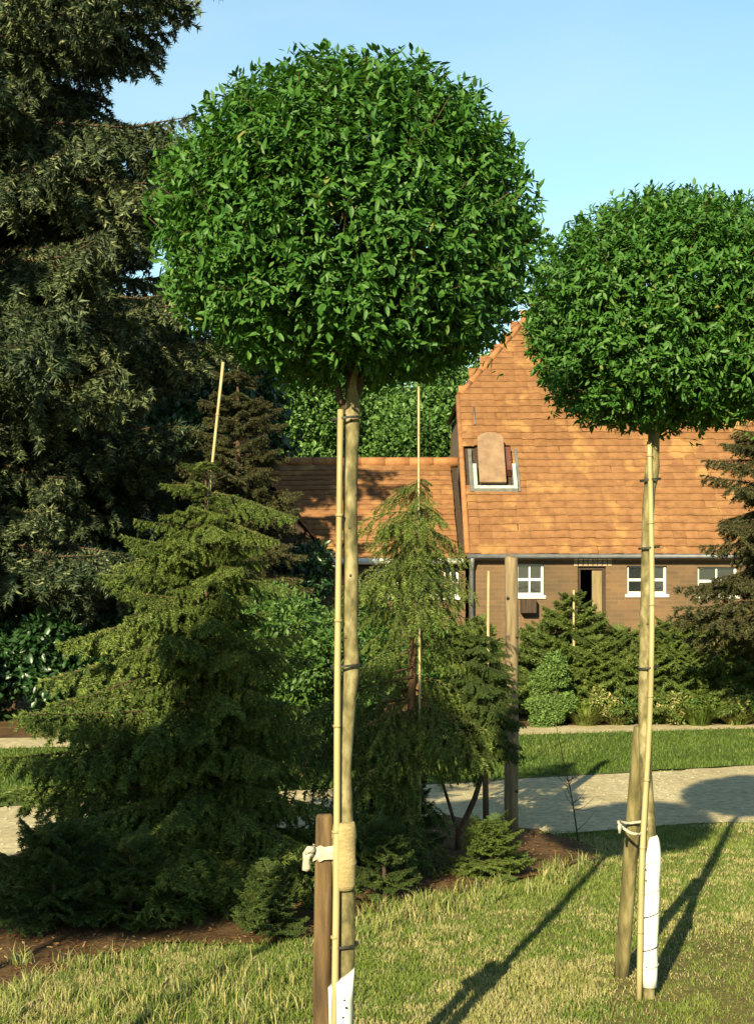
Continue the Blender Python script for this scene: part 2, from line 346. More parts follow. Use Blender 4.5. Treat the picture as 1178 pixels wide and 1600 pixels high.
# conifer branch: axis along +x, unit length about L
def spray(name, L, nside, side, droop, pend, nl, nw, dens, m, seed, upt=.0, sub=.42, ang=58, wood=.012, bare=.12, tuft=1.):
    rg = np.random.RandomState(seed); segs = []; VV = []; FF = []
    def axp(t): return np.array([L * t, .04 * L * math.sin(3 * t + seed), L * (-droop * t ** 1.7 + upt * t ** 4)])
    for i in range(12):
        segs.append((axp(bare + (1 - bare) * i / 12), axp(bare + (1 - bare) * (i + 1) / 12), 1.))
    v, f = tube_data([axp(t) for t in (0, .25, .5, .75, 1)], [wood, wood * .8, wood * .55, wood * .35, wood * .12], 5, 0, False)
    VV += [tuple(q) for q in v]; FF += f
    for i in range(nside):
        t = bare + (1 - bare) * (i + rg.rand() * .6) / nside; sg = 1 if i % 2 else -1
        p = axp(t); ax = unit(axp(min(t + .03, 1.02)) - axp(t - .03))
        ln = L * side * ((1 - t) ** .75 * min(1, .45 + t * 1.6) + .10) * rg.uniform(.75, 1.2)
        an = R(ang + rg.normal() * 9) * sg
        dr = np.array([ax[0] * math.cos(an) - ax[1] * math.sin(an), ax[0] * math.sin(an) + ax[1] * math.cos(an), ax[2] * .6 - pend * rg.uniform(.3, 1.1)])
        dr = unit(dr); q = p.copy(); np_ = 5; prev = p; pts = [p]
        for j in range(np_):
            dd = unit(dr + np.array([0, 0, -pend * .9 * (j / np_) ** 1.2 + upt * .8 * (j / np_)]) + rg.normal(size=3) * .07)
            q = prev + dd * ln / np_; segs.append((prev, q, 1.)); prev = q; pts.append(q)
            if j > 0 and ln > .12 * L * side * 2:
                for s2 in (-1, 1):
                    if rg.rand() < .9:
                        a2 = R(48 + rg.normal() * 8) * s2
                        d2 = unit(np.array([dd[0] * math.cos(a2) - dd[1] * math.sin(a2), dd[0] * math.sin(a2) + dd[1] * math.cos(a2), dd[2] - pend * .8 * rg.rand()]))
                        l2 = ln * sub * (1 - j / (np_ + 1)) * rg.uniform(.6, 1.1)
                        m1 = pts[-1] + d2 * l2 * .5; d3 = unit(d2 + np.array([0, 0, -pend * .7])); segs.append((pts[-1], m1, .9)); segs.append((m1, m1 + d3 * l2 * .5, .9))
        v, f = tube_data([Vector(x) for x in pts[::2]], [wood * .28, wood * .2, wood * .1], 3, 0, False)
        o_ = len(VV); VV += [tuple(x) for x in v]; FF += [tuple(x + o_ for x in ff) for ff in f]
    A = np.array([s[0] for s in segs]); B = np.array([s[1] for s in segs]); sc = np.array([s[2] for s in segs])
    ln = np.linalg.norm(B - A, axis=1); cnt = np.maximum(1, (ln * dens).astype(int)); k = np.repeat(np.arange(len(A)), cnt); n = len(k)
    t = rg.rand(n)[:, None]; base = A[k] * (1 - t) + B[k] * t; ax = unit(B - A)[k]
    pr = unit(np.cross(ax, unit(rg.normal(size=(n, 3))))); pr = unit(pr + np.array([0, 0, .25]))
    dirn = unit(ax * .75 + pr * rg.uniform(.5, 1.1, n)[:, None]); Ln = nl * rg.uniform(.65, 1.2, n) * sc[k]
    S = unit(np.cross(dirn, unit(rg.normal(size=(n, 3))))) * (nw * .5)
    tri = np.stack([base - S, base + S, base + dirn * Ln[:, None]], 1).reshape(-1, 3)
    nW = len(VV); V = np.vstack([np.array(VV), tri])
    tris = []
    for f in FF: tris += [(f[0], f[1], f[2]), (f[0], f[2], f[3])]
    T = np.vstack([np.array(tris), np.arange(n * 3).reshape(-1, 3) + nW])
    mi = np.concatenate([np.ones(len(tris), int), np.zeros(n, int)])
    twig = rg.rand(len(A)); rn = np.clip(twig[k] * .6 + rg.rand(n) * .3 + .1 * t[:, 0], 0, .99)
    me = npmesh(name, V, T, np.concatenate([np.zeros(nW), np.repeat(rn, 3)]), mi)
    me.materials.append(M[m]); me.materials.append(M['bark_dark']); return me
def conifer(name, label, cat, loc, H, prof, levels, per, meshes, Lm, trunk_r, elev, seed, z0=.15, group=None, lean=(0, 0), bark='bark_dark', azr=None, vs=1., keep=None, trunk=True, lo=.72, hi=1.12, rfac=None):
    """prof(u)->branch reach at height fraction u; elev(u)->degrees"""
    rg = np.random.RandomState(seed); root = thing(name, label, cat, loc, 0, group)
    top = Vector((lean[0], lean[1], H))
    if trunk: tube('trunk', [Vector((0, 0, -.05)), Vector((lean[0] * .2, lean[1] * .2, H * .4)), Vector((lean[0] * .6, lean[1] * .6, H * .75)), top], [trunk_r, trunk_r * .75, trunk_r * .4, trunk_r * .12], M[bark], root, 8, .06, origin=(0, 0, 0))
    i = 0
    nlv = len(levels) if isinstance(levels, list) else levels
    for lv in range(nlv):
        u = levels[lv] if isinstance(levels, list) else z0 + (1 - z0) * (lv + rg.rand() * .5) / levels; npn = per(u) if callable(per) else per
        for k in range(npn):
            az = (k + rg.rand() * .7) / npn * 2 * math.pi + lv * 2.4
            if azr and not azr(az % (2 * math.pi), u): continue
            r_ = max(.05, prof(u) * rg.uniform(lo, hi) * (rfac(az) if rfac else 1)); el = elev(u) + rg.normal() * 6
            uu = min(.995, u + rg.normal() * .3 / nlv)
            if keep and not keep(uu, az, r_): continue
            o = bpy.data.objects.new('branch', meshes[rg.randint(len(meshes))]); C.objects.link(o); o.parent = root
            f = uu ** 1.2; o.location = (lean[0] * f, lean[1] * f, H * uu)
            s = r_ / Lm; sv = vs * s
            o.rotation_mode = 'XYZ'; o.rotation_euler = (R(rg.normal() * 8), -R(el), az); 
            o.scale = (s, max(s, .55 * s + .3) , sv); i += 1
    return root

# ------------------------------------------------------------------ ground
def sheet(name, pts, z, m, **tags):
    bm = bmesh.new(); vs_ = [bm.verts.new((x, y, z)) for x, y in pts]; f = bm.faces.new(vs_)
    if f.normal.z < 0: f.normal_flip()
    bmesh.ops.triangulate(bm, faces=bm.faces)
    me = bpy.data.meshes.new(name); bm.to_mesh(me); bm.free()
    o = link(name, me, m); o['kind'] = 'structure'
    for k, v in tags.items(): o[k] = v
    return o
def wob(pts, amp, step=.25, seed=0):
    out = []
    for i in range(len(pts)):
        a = Vector(pts[i]); b2 = Vector(pts[(i + 1) % len(pts)]); n = max(1, int((b2 - a).length / step))
        if (b2 - a).length > 30: n = 30
        nr = Vector((-(b2 - a).y, (b2 - a).x)).normalized()
        for k in range(n):
            p = a.lerp(b2, k / n); q = p + nr * amp * (noise.noise(Vector((p.x * 1.7, p.y * 1.7, seed))) + .6 * noise.noise(Vector((p.x * 6, p.y * 6, seed + 5)))) 
            out.append((q.x, q.y))
    return out
n_ = 160; V = []; 
xs = np.linspace(-1, 1, n_); gx = np.sign(xs) * np.abs(xs) ** 3 * 400
X, Y = np.meshgrid(gx, gx + 12); Z = np.zeros_like(X)
for i in range(n_):
    for j in range(n_):
        x, y = X[i, j], Y[i, j]
        if abs(x) < 12 and 0 < y < 10: Z[i, j] = min(0, -.003 + .006 * noise.noise(Vector((x * .9, y * .9, 3)))) 
V = np.stack([X, Y, Z], -1).reshape(-1, 3)
a = np.arange(n_ * n_).reshape(n_, n_); Q = np.stack([a[:-1, :-1], a[:-1, 1:], a[1:, 1:], a[1:, :-1]], -1).reshape(-1, 4)
g = link('ground', npmesh('ground', V, Q, smooth=True), M['ground']); g['kind'] = 'structure'
def edge(p0, p1, ext=6):           # extend a straight edge given by two picture points on the ground
    a, b2 = Vector(G(*p0)), Vector(G(*p1)); d = (b2 - a).normalized(); return a - d * ext, b2 + d * ext
nl_, nr_ = edge((0, 1352), (1178, 1284)); fl_, fr_ = edge((0, 1262), (1178, 1197))
sheet('sand_road', wob([nl_, nr_, fr_, fl_], .16, .22, 2), .006, M['sand'])
ll_, lr_ = edge((0, 1172), (1178, 1140)); 
fl2 = fl_ + Vector((0, -.02)); fr2 = fr_ + Vector((0, -.02))
sheet('lawn', wob([fl2, fr2, lr_, ll_], .10, .3, 4), .012, M['lawn'])
pl_, pr_ = edge((0, 1155), (1178, 1128))
sheet('path', wob([ll_ + Vector((0, -.05)), lr_ + Vector((0, -.05)), pr_, pl_], .08, .4, 6), .018, M['sand'])
sheet('garden_bed', wob([pl_ + Vector((0, -.1)), pr_ + Vector((0, -.1)), Vector((10, 21.7)), Vector((-9, 21.7))], .1, .5, 8), .024, M['soil'])
bedp = [G(-300, 1620), G(0, 1555), G(120, 1510), G(250, 1478), G(400, 1478), G(480, 1466), G(600, 1420), G(740, 1392), G(860, 1368), G(925, 1342), G(900, 1312), G(700, 1275), G(300, 1310), G(-250, 1360)]
sheet('mulch_bed', wob(bedp, .16, .08, 9), .009, M['soil'])
sheet('bare_patch', wob([G(930, 1530), G(1020, 1470), G(1178, 1440), G(1420, 1450), G(1500, 1640), G(1100, 1720), G(900, 1640)], .32, .08, 12), .003, M['earth'])

def inpoly(x, y, poly):
    c = np.zeros(len(x), bool); j = len(poly) - 1
    for i in range(len(poly)):
        xi, yi = poly[i]; xj, yj = poly[j]
        hit = ((yi > y) != (yj > y)) & (x < (xj - xi) * (y - yi) / (yj - yi + 1e-12) + xi); c ^= hit; j = i
    return c
def blades(name, x, y, h, wd, z, rn, m, seed, bend=.5, **tags):
    rg = np.random.RandomState(seed); n = len(x); az = rg.rand(n) * 6.283
    s = np.stack([np.cos(az), np.sin(az), np.zeros(n)], 1) * (wd / 2)[:, None]
    bd = unit(np.stack([rg.normal(size=n), rg.normal(size=n), np.zeros(n)], 1)) * (h * bend * rg.rand(n))[:, None]
    p = np.stack([x, y, np.full(n, z) if np.isscalar(z) else z], 1); up = np.array([0, 0, 1.])
    mid = p + bd * .35 + up * (h * .6)[:, None]; tip = p + bd + up * (h * rg.uniform(.75, 1, n))[:, None]
    V = np.stack([p - s, p + s, mid + s * .7, mid - s * .7, tip], 1).reshape(-1, 3)
    T = (np.array([[0, 1, 2], [0, 2, 3], [3, 2, 4]])[None] + (np.arange(n) * 5)[:, None, None]).reshape(-1, 3)
    o = link(name, npmesh(name, V, T, np.repeat(np.clip(rn, 0, .99), 5)), m); o['kind'] = 'stuff'
    for k, v in tags.items(): o[k] = v
    return o
def vnoise(x, y, s, seed):
    return np.array([noise.noise(Vector((a * s, b2 * s, seed))) for a, b2 in zip(x, y)])
def scatter(n, d0, d1, pad, seed, p=1.6):
    rg = np.random.RandomState(seed); u = rg.rand(n); d = (d0 ** (2 - p) + u * (d1 ** (2 - p) - d0 ** (2 - p))) ** (1 / (2 - p))
    x = (rg.rand(n) * 2 - 1) * (589 / F * d + pad); return x, d, rg
x, y, rg = scatter(290000, 4.3, 10.6, .6, 3)
cl = vnoise(x, y, 3.2, 1); cl2 = vnoise(x, y, 9, 4); big = vnoise(x, y, 1.1, 8)
ok = ~inpoly(x, y, bedp) & (y < 8.6 + .19 * x + .1)
road_y = nl_.y + (x - nl_.x) * (nr_.y - nl_.y) / (nr_.x - nl_.x); ok = ~inpoly(x + cl2 * .12 + rg.normal(size=len(x)) * .04, y + cl * .16 + rg.normal(size=len(x)) * .05, bedp) & (y < road_y + .1 * cl + .06 * cl2)
barep = [G(960, 1520), G(1040, 1470), G(1178, 1440), G(1420, 1450), G(1500, 1640), G(1100, 1720), G(930, 1640)]
ok &= ~(inpoly(x + cl * .25 + cl2 * .1, y + cl2 * .3, barep) & (rg.rand(len(x)) < .3 + .35 * (cl2 < .05))); ok &= (cl + cl2 * .8 + .35 > -.25 * 0 - rg.rand(len(x)) * .6)
x, y, cl, cl2, big = x[ok], y[ok], cl[ok], cl2[ok], big[ok]; n = len(x); rr = rg.rand(n)
left = np.clip((-.2 - x) / 1.5, 0, 1)
h = .7 * (.022 + .02 * rr ** 2 + .03 * np.clip(cl + .1, 0, 1)) * (1 + .9 * left)
rn = .42 + big * .5 + cl2 * .35 + (rr - .5) * .35 - left * .12; rn[rr > .93] = .93
blades('grass', x, y, h, np.full(n, .0042) * (y / 6.) ** .5, -.004, rn, M['grass'], 5, .9, label='short sunlit grass with dry straw tufts around the young trees', category='grass')
x, y, rg = scatter(60000, 11, 18, .6, 13, 1.1)
ll_y = ll_.y + (x - ll_.x) * (lr_.y - ll_.y) / (lr_.x - ll_.x); fy = fl_.y + (x - fl_.x) * (fr_.y - fl_.y) / (fr_.x - fl_.x)
ok = (y > fy) & (y < ll_y); x, y = x[ok], y[ok]; n = len(x)
blades('lawn_grass', x, y, rg.uniform(.02, .045, n), np.full(n, .012), .012, .5 + vnoise(x, y, .8, 3) * .6 + rg.rand(n) * .3, M['grass_green'], 15, .6, label='fresh green mown lawn strip between the sand track and the house', category='grass')
# crumbs of soil and small stones on the worn patch
x, y, rg = scatter(9000, 4.6, 7.2, .3, 53); ok = inpoly(x, y, barep); x, y = x[ok], y[ok]; n = len(x); s_ = rg.gamma(2, .0018, n)
oc = np.array([[1, .1, 0], [-.1, 1, 0], [-1, 0, 0], [0, -1, 0], [.1, 0, .9]]); Vv = (np.stack([x, y, np.full(n, .003)], 1)[:, None] + oc[None] * s_[:, None, None]).reshape(-1, 3)
T = (np.array([[0, 1, 4], [1, 2, 4], [2, 3, 4], [3, 0, 4]])[None] + (np.arange(n) * 5)[:, None, None]).reshape(-1, 3)
o = link('soil_crumbs', npmesh('soil_crumbs', Vv, T), M['earth']); o['kind'] = 'stuff'; o['label'] = 'loose crumbs of earth on the worn patch round the farther stem'; o['category'] = 'soil'
# long grass tufts along mulch edge and at lower left
TX = []; TY = []; 
for k in range(150):
    if k < 85: px, py = random.uniform(0, 480), random.uniform(1500, 1610)
    else: px = random.uniform(560, 920); py = 1440 - (px - 560) * .25 + random.uniform(-8, 30)
    gx_, gy_ = G(px, py); q = random.randint(14, 40); TX += list(gx_ + rs.normal(size=q) * .03); TY += list(gy_ + rs.normal(size=q) * .03)
TX = np.array(TX); TY = np.array(TY); n = len(TX)
blades('long_grass', TX, TY, rs.uniform(.05, .12, n), np.full(n, .005), -.01, rs.rand(n) * .75, M['grass'], 25, .8, label='longer grass tufts along the edge of the brown mulch bed', category='grass')
# dry litter on the mulch
x, y, rg = scatter(16000, 5.6, 9.8, .4, 33); ok = inpoly(x, y, bedp); x, y = x[ok], y[ok]; n = len(x)
az = rg.rand(n) * 6.28; D = np.stack([np.cos(az), np.sin(az), rg.normal(size=n) * .25], 1); Nn = np.stack([rg.normal(size=n) * .4, rg.normal(size=n) * .4, np.ones(n)], 1)
L = rg.uniform(.012, .035, n); Vv, T, r_ = leaves_data(np.stack([x, y, np.full(n, .018)], 1), D, Nn, L, L * .3, rg.rand(n))
M['litter'] = foliage('litter', [(0, (.12, .05, .02)), (.8, (.22, .11, .04)), (.93, (.4, .27, .12)), (1, (.55, .42, .2))], .1, .9, .1)
o = link('mulch', npmesh('mulch', Vv, T, r_), M['litter']); o['kind'] = 'stuff'; o['label'] = 'reddish brown bark and needle litter under the conifers'; o['category'] = 'mulch'
# pebbles on road
x, y, rg = scatter(5000, 8, 14, .5, 43); ry0 = nl_.y + (x - nl_.x) * (nr_.y - nl_.y) / (nr_.x - nl_.x); fy = fl_.y + (x - fl_.x) * (fr_.y - fl_.y) / (fr_.x - fl_.x)
ok = (y > ry0) & (y < fy); x, y = x[ok], y[ok]; n = len(x); s = rg.uniform(.004, .014, n)
oc = np.array([[1, 0, 0], [0, 1, 0], [-1, 0, 0], [0, -1, 0], [0, 0, .8]]); Vv = (np.stack([x, y, np.full(n, .006)], 1)[:, None] + oc[None] * s[:, None, None]).reshape(-1, 3)
T = (np.array([[0, 1, 4], [1, 2, 4], [2, 3, 4], [3, 0, 4]])[None] + (np.arange(n) * 5)[:, None, None]).reshape(-1, 3)
o = link('gravel', npmesh('gravel', Vv, T), M['sand']); o['kind'] = 'stuff'; o['label'] = 'loose pale gravel lying on the sandy track'; o['category'] = 'gravel'

# ------------------------------------------------------------------ house
HD = 22.0
def extruded(name, cells, thick, m, parent, plane='y', at=0.):
    """cells on a grid -> welded wall with reveals. cells: list of (a0,a1,z0,z1)"""
    bm = bmesh.new(); cache = {}
    def v(a_, z): 
        k = (round(a_, 4), round(z, 4))
        if k not in cache: cache[k] = bm.verts.new((a_, at, z) if plane == 'y' else (at, a_, z))
        return cache[k]
    fs = [bm.faces.new([v(a0, z0), v(a1, z0), v(a1, z1), v(a0, z1)]) for a0, a1, z0, z1 in cells]
    r = bmesh.ops.extrude_face_region(bm, geom=fs); nv = [e for e in r['geom'] if isinstance(e, bmesh.types.BMVert)]
    bmesh.ops.translate(bm, verts=nv, vec=(0, thick, 0) if plane == 'y' else (thick, 0, 0))
    bmesh.ops.recalc_face_normals(bm, faces=bm.faces)
    me = bpy.data.meshes.new(name); bm.to_mesh(me); bm.free(); return link(name, me, m, parent)
def wall_cells(x0, x1, z0, z1, openings):
    xs = sorted({x0, x1, *[o[0] for o in openings], *[o[1] for o in openings]}); zs = sorted({z0, z1, *[o[2] for o in openings], *[o[3] for o in openings]})
    out = []
    for i in range(len(xs) - 1):
        for j in range(len(zs) - 1):
            cx_, cz_ = (xs[i] + xs[i + 1]) / 2, (zs[j] + zs[j + 1]) / 2
            if not any(o[0] < cx_ < o[1] and o[2] < cz_ < o[3] for o in openings): out.append((xs[i], xs[i + 1], zs[j], zs[j + 1]))
    return out
def window(root, x0, x1, z0, z1, y, nx=2, nz=2, fw=.036, sill=True, openr=0):
    fr = boxes('window', [(x0, x0 + fw, y, y + .05, z0, z1), (x1 - fw, x1, y, y + .05, z0, z1), (x0 + fw, x1 - fw, y, y + .05, z0, z0 + fw), (x0 + fw, x1 - fw, y, y + .05, z1 - fw * .7, z1)], M['white_paint'], root)
    for i in range(1, nx):
        xx = x0 + (x1 - x0) * i / nx; boxes('glazing_bar', [(xx - .012, xx + .012, y + .004, y + .046, z0 + fw, z1 - fw * .7)], M['white_paint'], fr)
    for j in range(1, nz):
        zz = z0 + (z1 - z0) * j / nz; boxes('glazing_bar', [(x0 + fw, x1 - fw, y - .003, y + .043, zz - .02, zz + .02)], M['white_paint'], fr)
    for i in range(nx):
        for j in range(nz):
            a0 = x0 + (x1 - x0) * i / nx + .013; a1 = x0 + (x1 - x0) * (i + 1) / nx - .013; b0 = z0 + (z1 - z0) * j / nz + .021; b1 = z0 + (z1 - z0) * (j + 1) / nz - .021
            boxes('pane', [(max(a0, x0 + fw + .002), min(a1, x1 - fw - .002), y + .02, y + .026, max(b0, z0 + fw + .002), min(b1, z1 - fw * .7 - .002))], M['glass'], fr)
    if sill: boxes('sill', [(x0 - .03, x1 + .03, y - .09, y - .004, z0 - .05, z0 - .004)], M['white_paint'], fr)
    return fr
def tile_mesh(wt, ln, m):          # pantile: local x across, y up the slope, z out
    V = []; Fc = []; nx = 6
    for j, yy in enumerate((-.012, ln + .05)):
        for i in range(nx + 1):
            u = i / nx; z = .007 * math.sin(u * math.pi) - .002 * math.sin(u * 2 * math.pi) + (.014 if j == 0 else -.004)
            V.append((u * wt * 1.02, yy, z))
    for i in range(nx): Fc.append((i, i + 1, nx + 2 + i, nx + 1 + i))
    b0 = len(V)
    for i in range(nx + 1): V.append((V[i][0], V[i][1] + .002, V[i][2] - .018))
    for i in range(nx): Fc.append((b0 + i, b0 + i + 1, i + 1, i))
    return V, Fc
def tile_roof(root, origin, ux, uy, W, nrow, ncol, wt, ex, m, inside, single, mname='tile', seed=1):
    """origin: lower left of the slope (relative to root), ux along the eave, uy up the slope"""
    rg = random.Random(seed); uz = ux.cross(uy).normalized(); base = Matrix((ux, uy, uz)).transposed().to_4x4(); base.translation = origin
    tv, tf = tile_mesh(wt, ex, m); me = bpy.data.meshes.new('tile'); me.from_pydata(tv, [], tf); me.update(); me.materials.append(m)
    me.polygons.foreach_set('use_smooth', [k < 6 for k in range(len(me.polygons))])
    roof = bpy.data.objects.new('roof', None); C.objects.link(roof); roof.parent = root; roof.matrix_local = base
    VV = []; FF = []; RR = []; cnt = 0
    for j in range(nrow):
        for i in range(ncol):
            x_, y_ = i * wt, j * ex
            if not inside(x_ + wt / 2, y_ + ex / 2): continue
            jx, jy, jz, ro = rg.gauss(0, .003), rg.gauss(0, .004) - (.03 if rg.random() < .01 else 0), abs(rg.gauss(0, .002)) + .035 * noise.noise(Vector((x_ * .7, y_ * .7, 2))), rg.gauss(0, .012)
            mt = Matrix.Translation((x_ + jx, y_ + jy, jz)) @ Matrix.Rotation(ro, 4, 'Z')
            if single(x_, y_) and cnt < 299:
                o = bpy.data.objects.new('tile', me); C.objects.link(o); o.parent = roof; o.matrix_local = mt; cnt += 1
            else:
                k = len(VV); VV += [tuple(mt @ Vector(v)) for v in tv]; FF += [tuple(q + k for q in f) for f in tf]; RR += [rg.random()] * len(tv)
    me2 = bpy.data.meshes.new('tiles'); me2.from_pydata(VV, [], FF); me2.update(); at_ = me2.attributes.new('rnd', 'FLOAT', 'POINT'); at_.data.foreach_set('value', RR)
    link('tile', me2, m, roof, kind='stuff')
    return roof
farm = thing('farmhouse', 'brick farmhouse with a large orange tiled half-hipped roof behind the garden', 'house', (1.48, HD, 0))
W0 = 11.0; EZ = 2.3; TP = math.tan(R(48)); DEP = 4.3; RZ = EZ + DEP * TP
def hx(px, d=HD): return GX(px, d) - 1.48
def hz(py, d=HD): return EYE + (HZ - py) / F * d
w1 = (hx(806), hx(849), hz(930), hz(881)); w2 = (hx(979), hx(1041), hz(928), hz(884)); w3 = (hx(1089), hx(1151), hz(930), hz(886)); dr_ = (hx(902), hx(946), 0, hz(885))
dr_ = (dr_[0], dr_[1], -.05, dr_[3]); w4 = (w3[0] + 1.6, w3[1] + 1.6, w3[2], w3[3])
extruded('wall', wall_cells(0, W0, -.05, EZ + .05, [w1, w2, w3, w4, dr_]), .24, M['brick'], farm)
extruded('wall', wall_cells(0, W0, -.05, EZ + .05, []), .24, M['brick'], farm, at=2 * DEP - .24)
# gable walls with half hip
def gable(x0, x1):
    bm = bmesh.new(); hb = 2.4
    prof = [(.24, -.05), (.24, EZ + .2), (hb, EZ + hb * TP - .06), (2 * DEP - hb, EZ + hb * TP - .06), (2 * DEP - .24, EZ + .2), (2 * DEP - .24, -.05)]
    a = [bm.verts.new((x0, y_, z_)) for y_, z_ in prof]; b2 = [bm.verts.new((x1, y_, z_)) for y_, z_ in prof]
    bm.faces.new(a); bm.faces.new(b2[::-1])
    for i in range(6): bm.faces.new([a[i], b2[i], b2[(i + 1) % 6], a[(i + 1) % 6]])
    bmesh.ops.recalc_face_normals(bm, faces=bm.faces); me = bpy.data.meshes.new('gable'); bm.to_mesh(me); bm.free(); link('gable', me, M['brick'], farm)
gable(.01, .25); gable(W0 - .25, W0 - .01)
boxes('floor', [(.26, W0 - .26, .25, 2 * DEP - .25, -.04, .03)], M['timber_dark'], farm)
boxes('ceiling', [(.26, W0 - .26, .25, 2 * DEP - .25, EZ - .02, EZ + .05)], M['timber_dark'], farm)
boxes('inner_wall', [(.26, W0 - .26, 1.6, 1.7, .031, EZ - .021)], M['timber_dark'], farm)
window(farm, *w1[:2], *w1[2:], .06, 2, 2); window(farm, *w2, .06, 2, 2); window(farm, *w3, .06, 2, 2); window(farm, *w4, .06, 2, 2)
dx0, dx1, _, dz1 = dr_
df = boxes('door_frame', [(dx0, dx0 + .05, .05, .13, .031, dz1), (dx1 - .05, dx1, .05, .13, .031, dz1), (dx0 + .05, dx1 - .05, .05, .13, dz1 - .05, dz1)], M['timber_dark'], farm)
dl = boxes('door', [(0, .15, -.02, .02, .04, dz1 - .06)], M['timber_tan'], farm); dl.location = (dx1 - .2, .1, 0)
boxes('handle', [(.02, .06, -.06, -.021, 1.0, 1.03)], M['metal'], dl)
for i in range(8):
    q = dx0 - .06 + i * .075; boxes('brick', [(q, q + .062, -.012, .1, dz1 + .004, dz1 + .11 + .012 * (i % 2))], M['brick_pale'], farm, .004)
bm_list = [(hx(812), hx(836), -.2, -.02, hz(958), hz(935))]
pot = boxes('flower_box', bm_list, M['timber_dark'], farm, .01)
# roof slopes
SL = DEP / math.cos(R(48)); ex = .165; wt = .2; OV = -.12
hs = 2.4 / math.cos(R(48))
def inside_f(x_, y_): return -.02 <= x_ <= W0 + .1 and (x_ > (y_ - .18 - hs) * math.cos(R(48)) * .86 - .05) and (x_ < W0 + .1 - (y_ - hs) * math.cos(R(48)) * .86)
upv = Vector((0, math.cos(R(48)), math.sin(R(48))))
hatch_x = (hx(742, 23.4), hx(797, 23.4)); 
hy0 = (hz(772, 23.35) - EZ) / math.sin(R(48)) + .17; hy1 = (hz(682, 24.1) - EZ) / math.sin(R(48)) + .17
def inside_main(x_, y_): return inside_f(x_, y_) and not (hatch_x[0] - .05 < x_ < hatch_x[1] + .03 and hy0 - .05 < y_ < hy0 + .95)
roof = tile_roof(farm, Vector((-.08, OV, EZ + OV * TP + .07)), Vector((1, 0, 0)), upv, W0, int((SL + .17) / ex) + 1, int((W0 + .2) / wt), wt, ex, M['tile'], inside_main, lambda x_, y_: .3 < x_ < 4.6 and y_ < 2.4)
boxes('roof_deck', [(0.0, W0, 0, 2.6 / math.cos(R(48)), -.1, -.05)], M['timber_dark'], roof)
bm = bmesh.new(); q = [(0.0, hs + .2), (W0, hs + .2), (W0 - 1.63, SL + .1), (1.63, SL + .1)]
lo = [bm.verts.new((x_, y_, -.09)) for x_, y_ in q]; hi = [bm.verts.new((x_, y_, -.052)) for x_, y_ in q]
bm.faces.new(lo[::-1]); bm.faces.new(hi)
for i in range(4): bm.faces.new([lo[i], lo[(i + 1) % 4], hi[(i + 1) % 4], hi[i]])
me = bpy.data.meshes.new('roof_deck'); bm.to_mesh(me); bm.free(); link('roof_deck', me, M['timber_dark'], roof)
# back slope and hip ends as simple tiled planes
def slab(name, pts, th, m, parent):
    bm = bmesh.new(); a = [bm.verts.new(p) for p in pts]; f = bm.faces.new(a); nrm = f.normal.copy() if f.normal.length else None
    bm.normal_update(); nrm = f.normal.copy(); b2 = [bm.verts.new(Vector(p) - nrm * th) for p in pts]; bm.faces.new(b2[::-1])
    for i in range(len(a)): bm.faces.new([a[i], b2[i], b2[(i + 1) % len(a)], a[(i + 1) % len(a)]])
    bmesh.ops.recalc_face_normals(bm, faces=bm.faces); me = bpy.data.meshes.new(name); bm.to_mesh(me); bm.free(); return link(name, me, m, parent)
hipx = 1.65; zh = EZ + 2.4 * TP
slab('back_slope', [(0, 2 * DEP + .1, EZ - .1), (W0, 2 * DEP + .1, EZ - .1), (W0, 2 * DEP - 2.4, zh), (W0 - hipx, DEP, RZ), (hipx, DEP, RZ), (0, 2 * DEP - 2.4, zh)], .05, M['tile'], farm)
slab('hip', [(-.1, 2.42, zh + .02), (hipx, DEP, RZ + .05), (-.1, 2 * DEP - 2.42, zh + .02)], .05, M['tile'], farm)
slab('hip', [(W0 + .1, 2.42, zh + .02), (W0 + .1, 2 * DEP - 2.42, zh + .02), (W0 - hipx, DEP, RZ + .05)], .05, M['tile'], farm)
for k in range(24):
    a = Vector((hipx - .1, DEP, RZ + .09)).lerp(Vector((W0 - hipx + .1, DEP, RZ + .09)), k / 24); L_ = (W0 - 2 * hipx + .2) / 24
    tube('ridge_tile', [a, a + Vector((L_ * 1.05, 0, 0))], [.075, .082], M['verge'], farm, 8, origin=(0, 0, 0))
for k in range(9):
    a = Vector((-.06, 2.42, zh + .07)).lerp(Vector((hipx, DEP, RZ + .09)), k / 9); b2 = Vector((-.06, 2.42, zh + .07)).lerp(Vector((hipx, DEP, RZ + .09)), (k + 1.06) / 9)
    tube('ridge_tile', [a, b2], [.065, .055], M['verge'], farm, 8, origin=(0, 0, 0))
tube('verge', [Vector((-.09, OV, EZ + OV * TP + .06)), Vector((-.09, 2.42, zh + .05))], [.05, .05], M['verge'], farm, 6, origin=(0, 0, 0))
tube('gutter', [Vector((-.1, OV - .07, EZ + OV * TP + .03)), Vector((W0 + .1, OV - .07, EZ + OV * TP + .03))], [.036, .036], M['metal'], farm, 8, origin=(0, 0, 0))
tube('downpipe', [Vector((-.02, OV - .07, EZ - .12)), Vector((-.02, -.08, EZ - .3)), Vector((-.02, -.08, 0))], [.035] * 3, M['metal'], farm, 8, origin=(0, 0, 0))
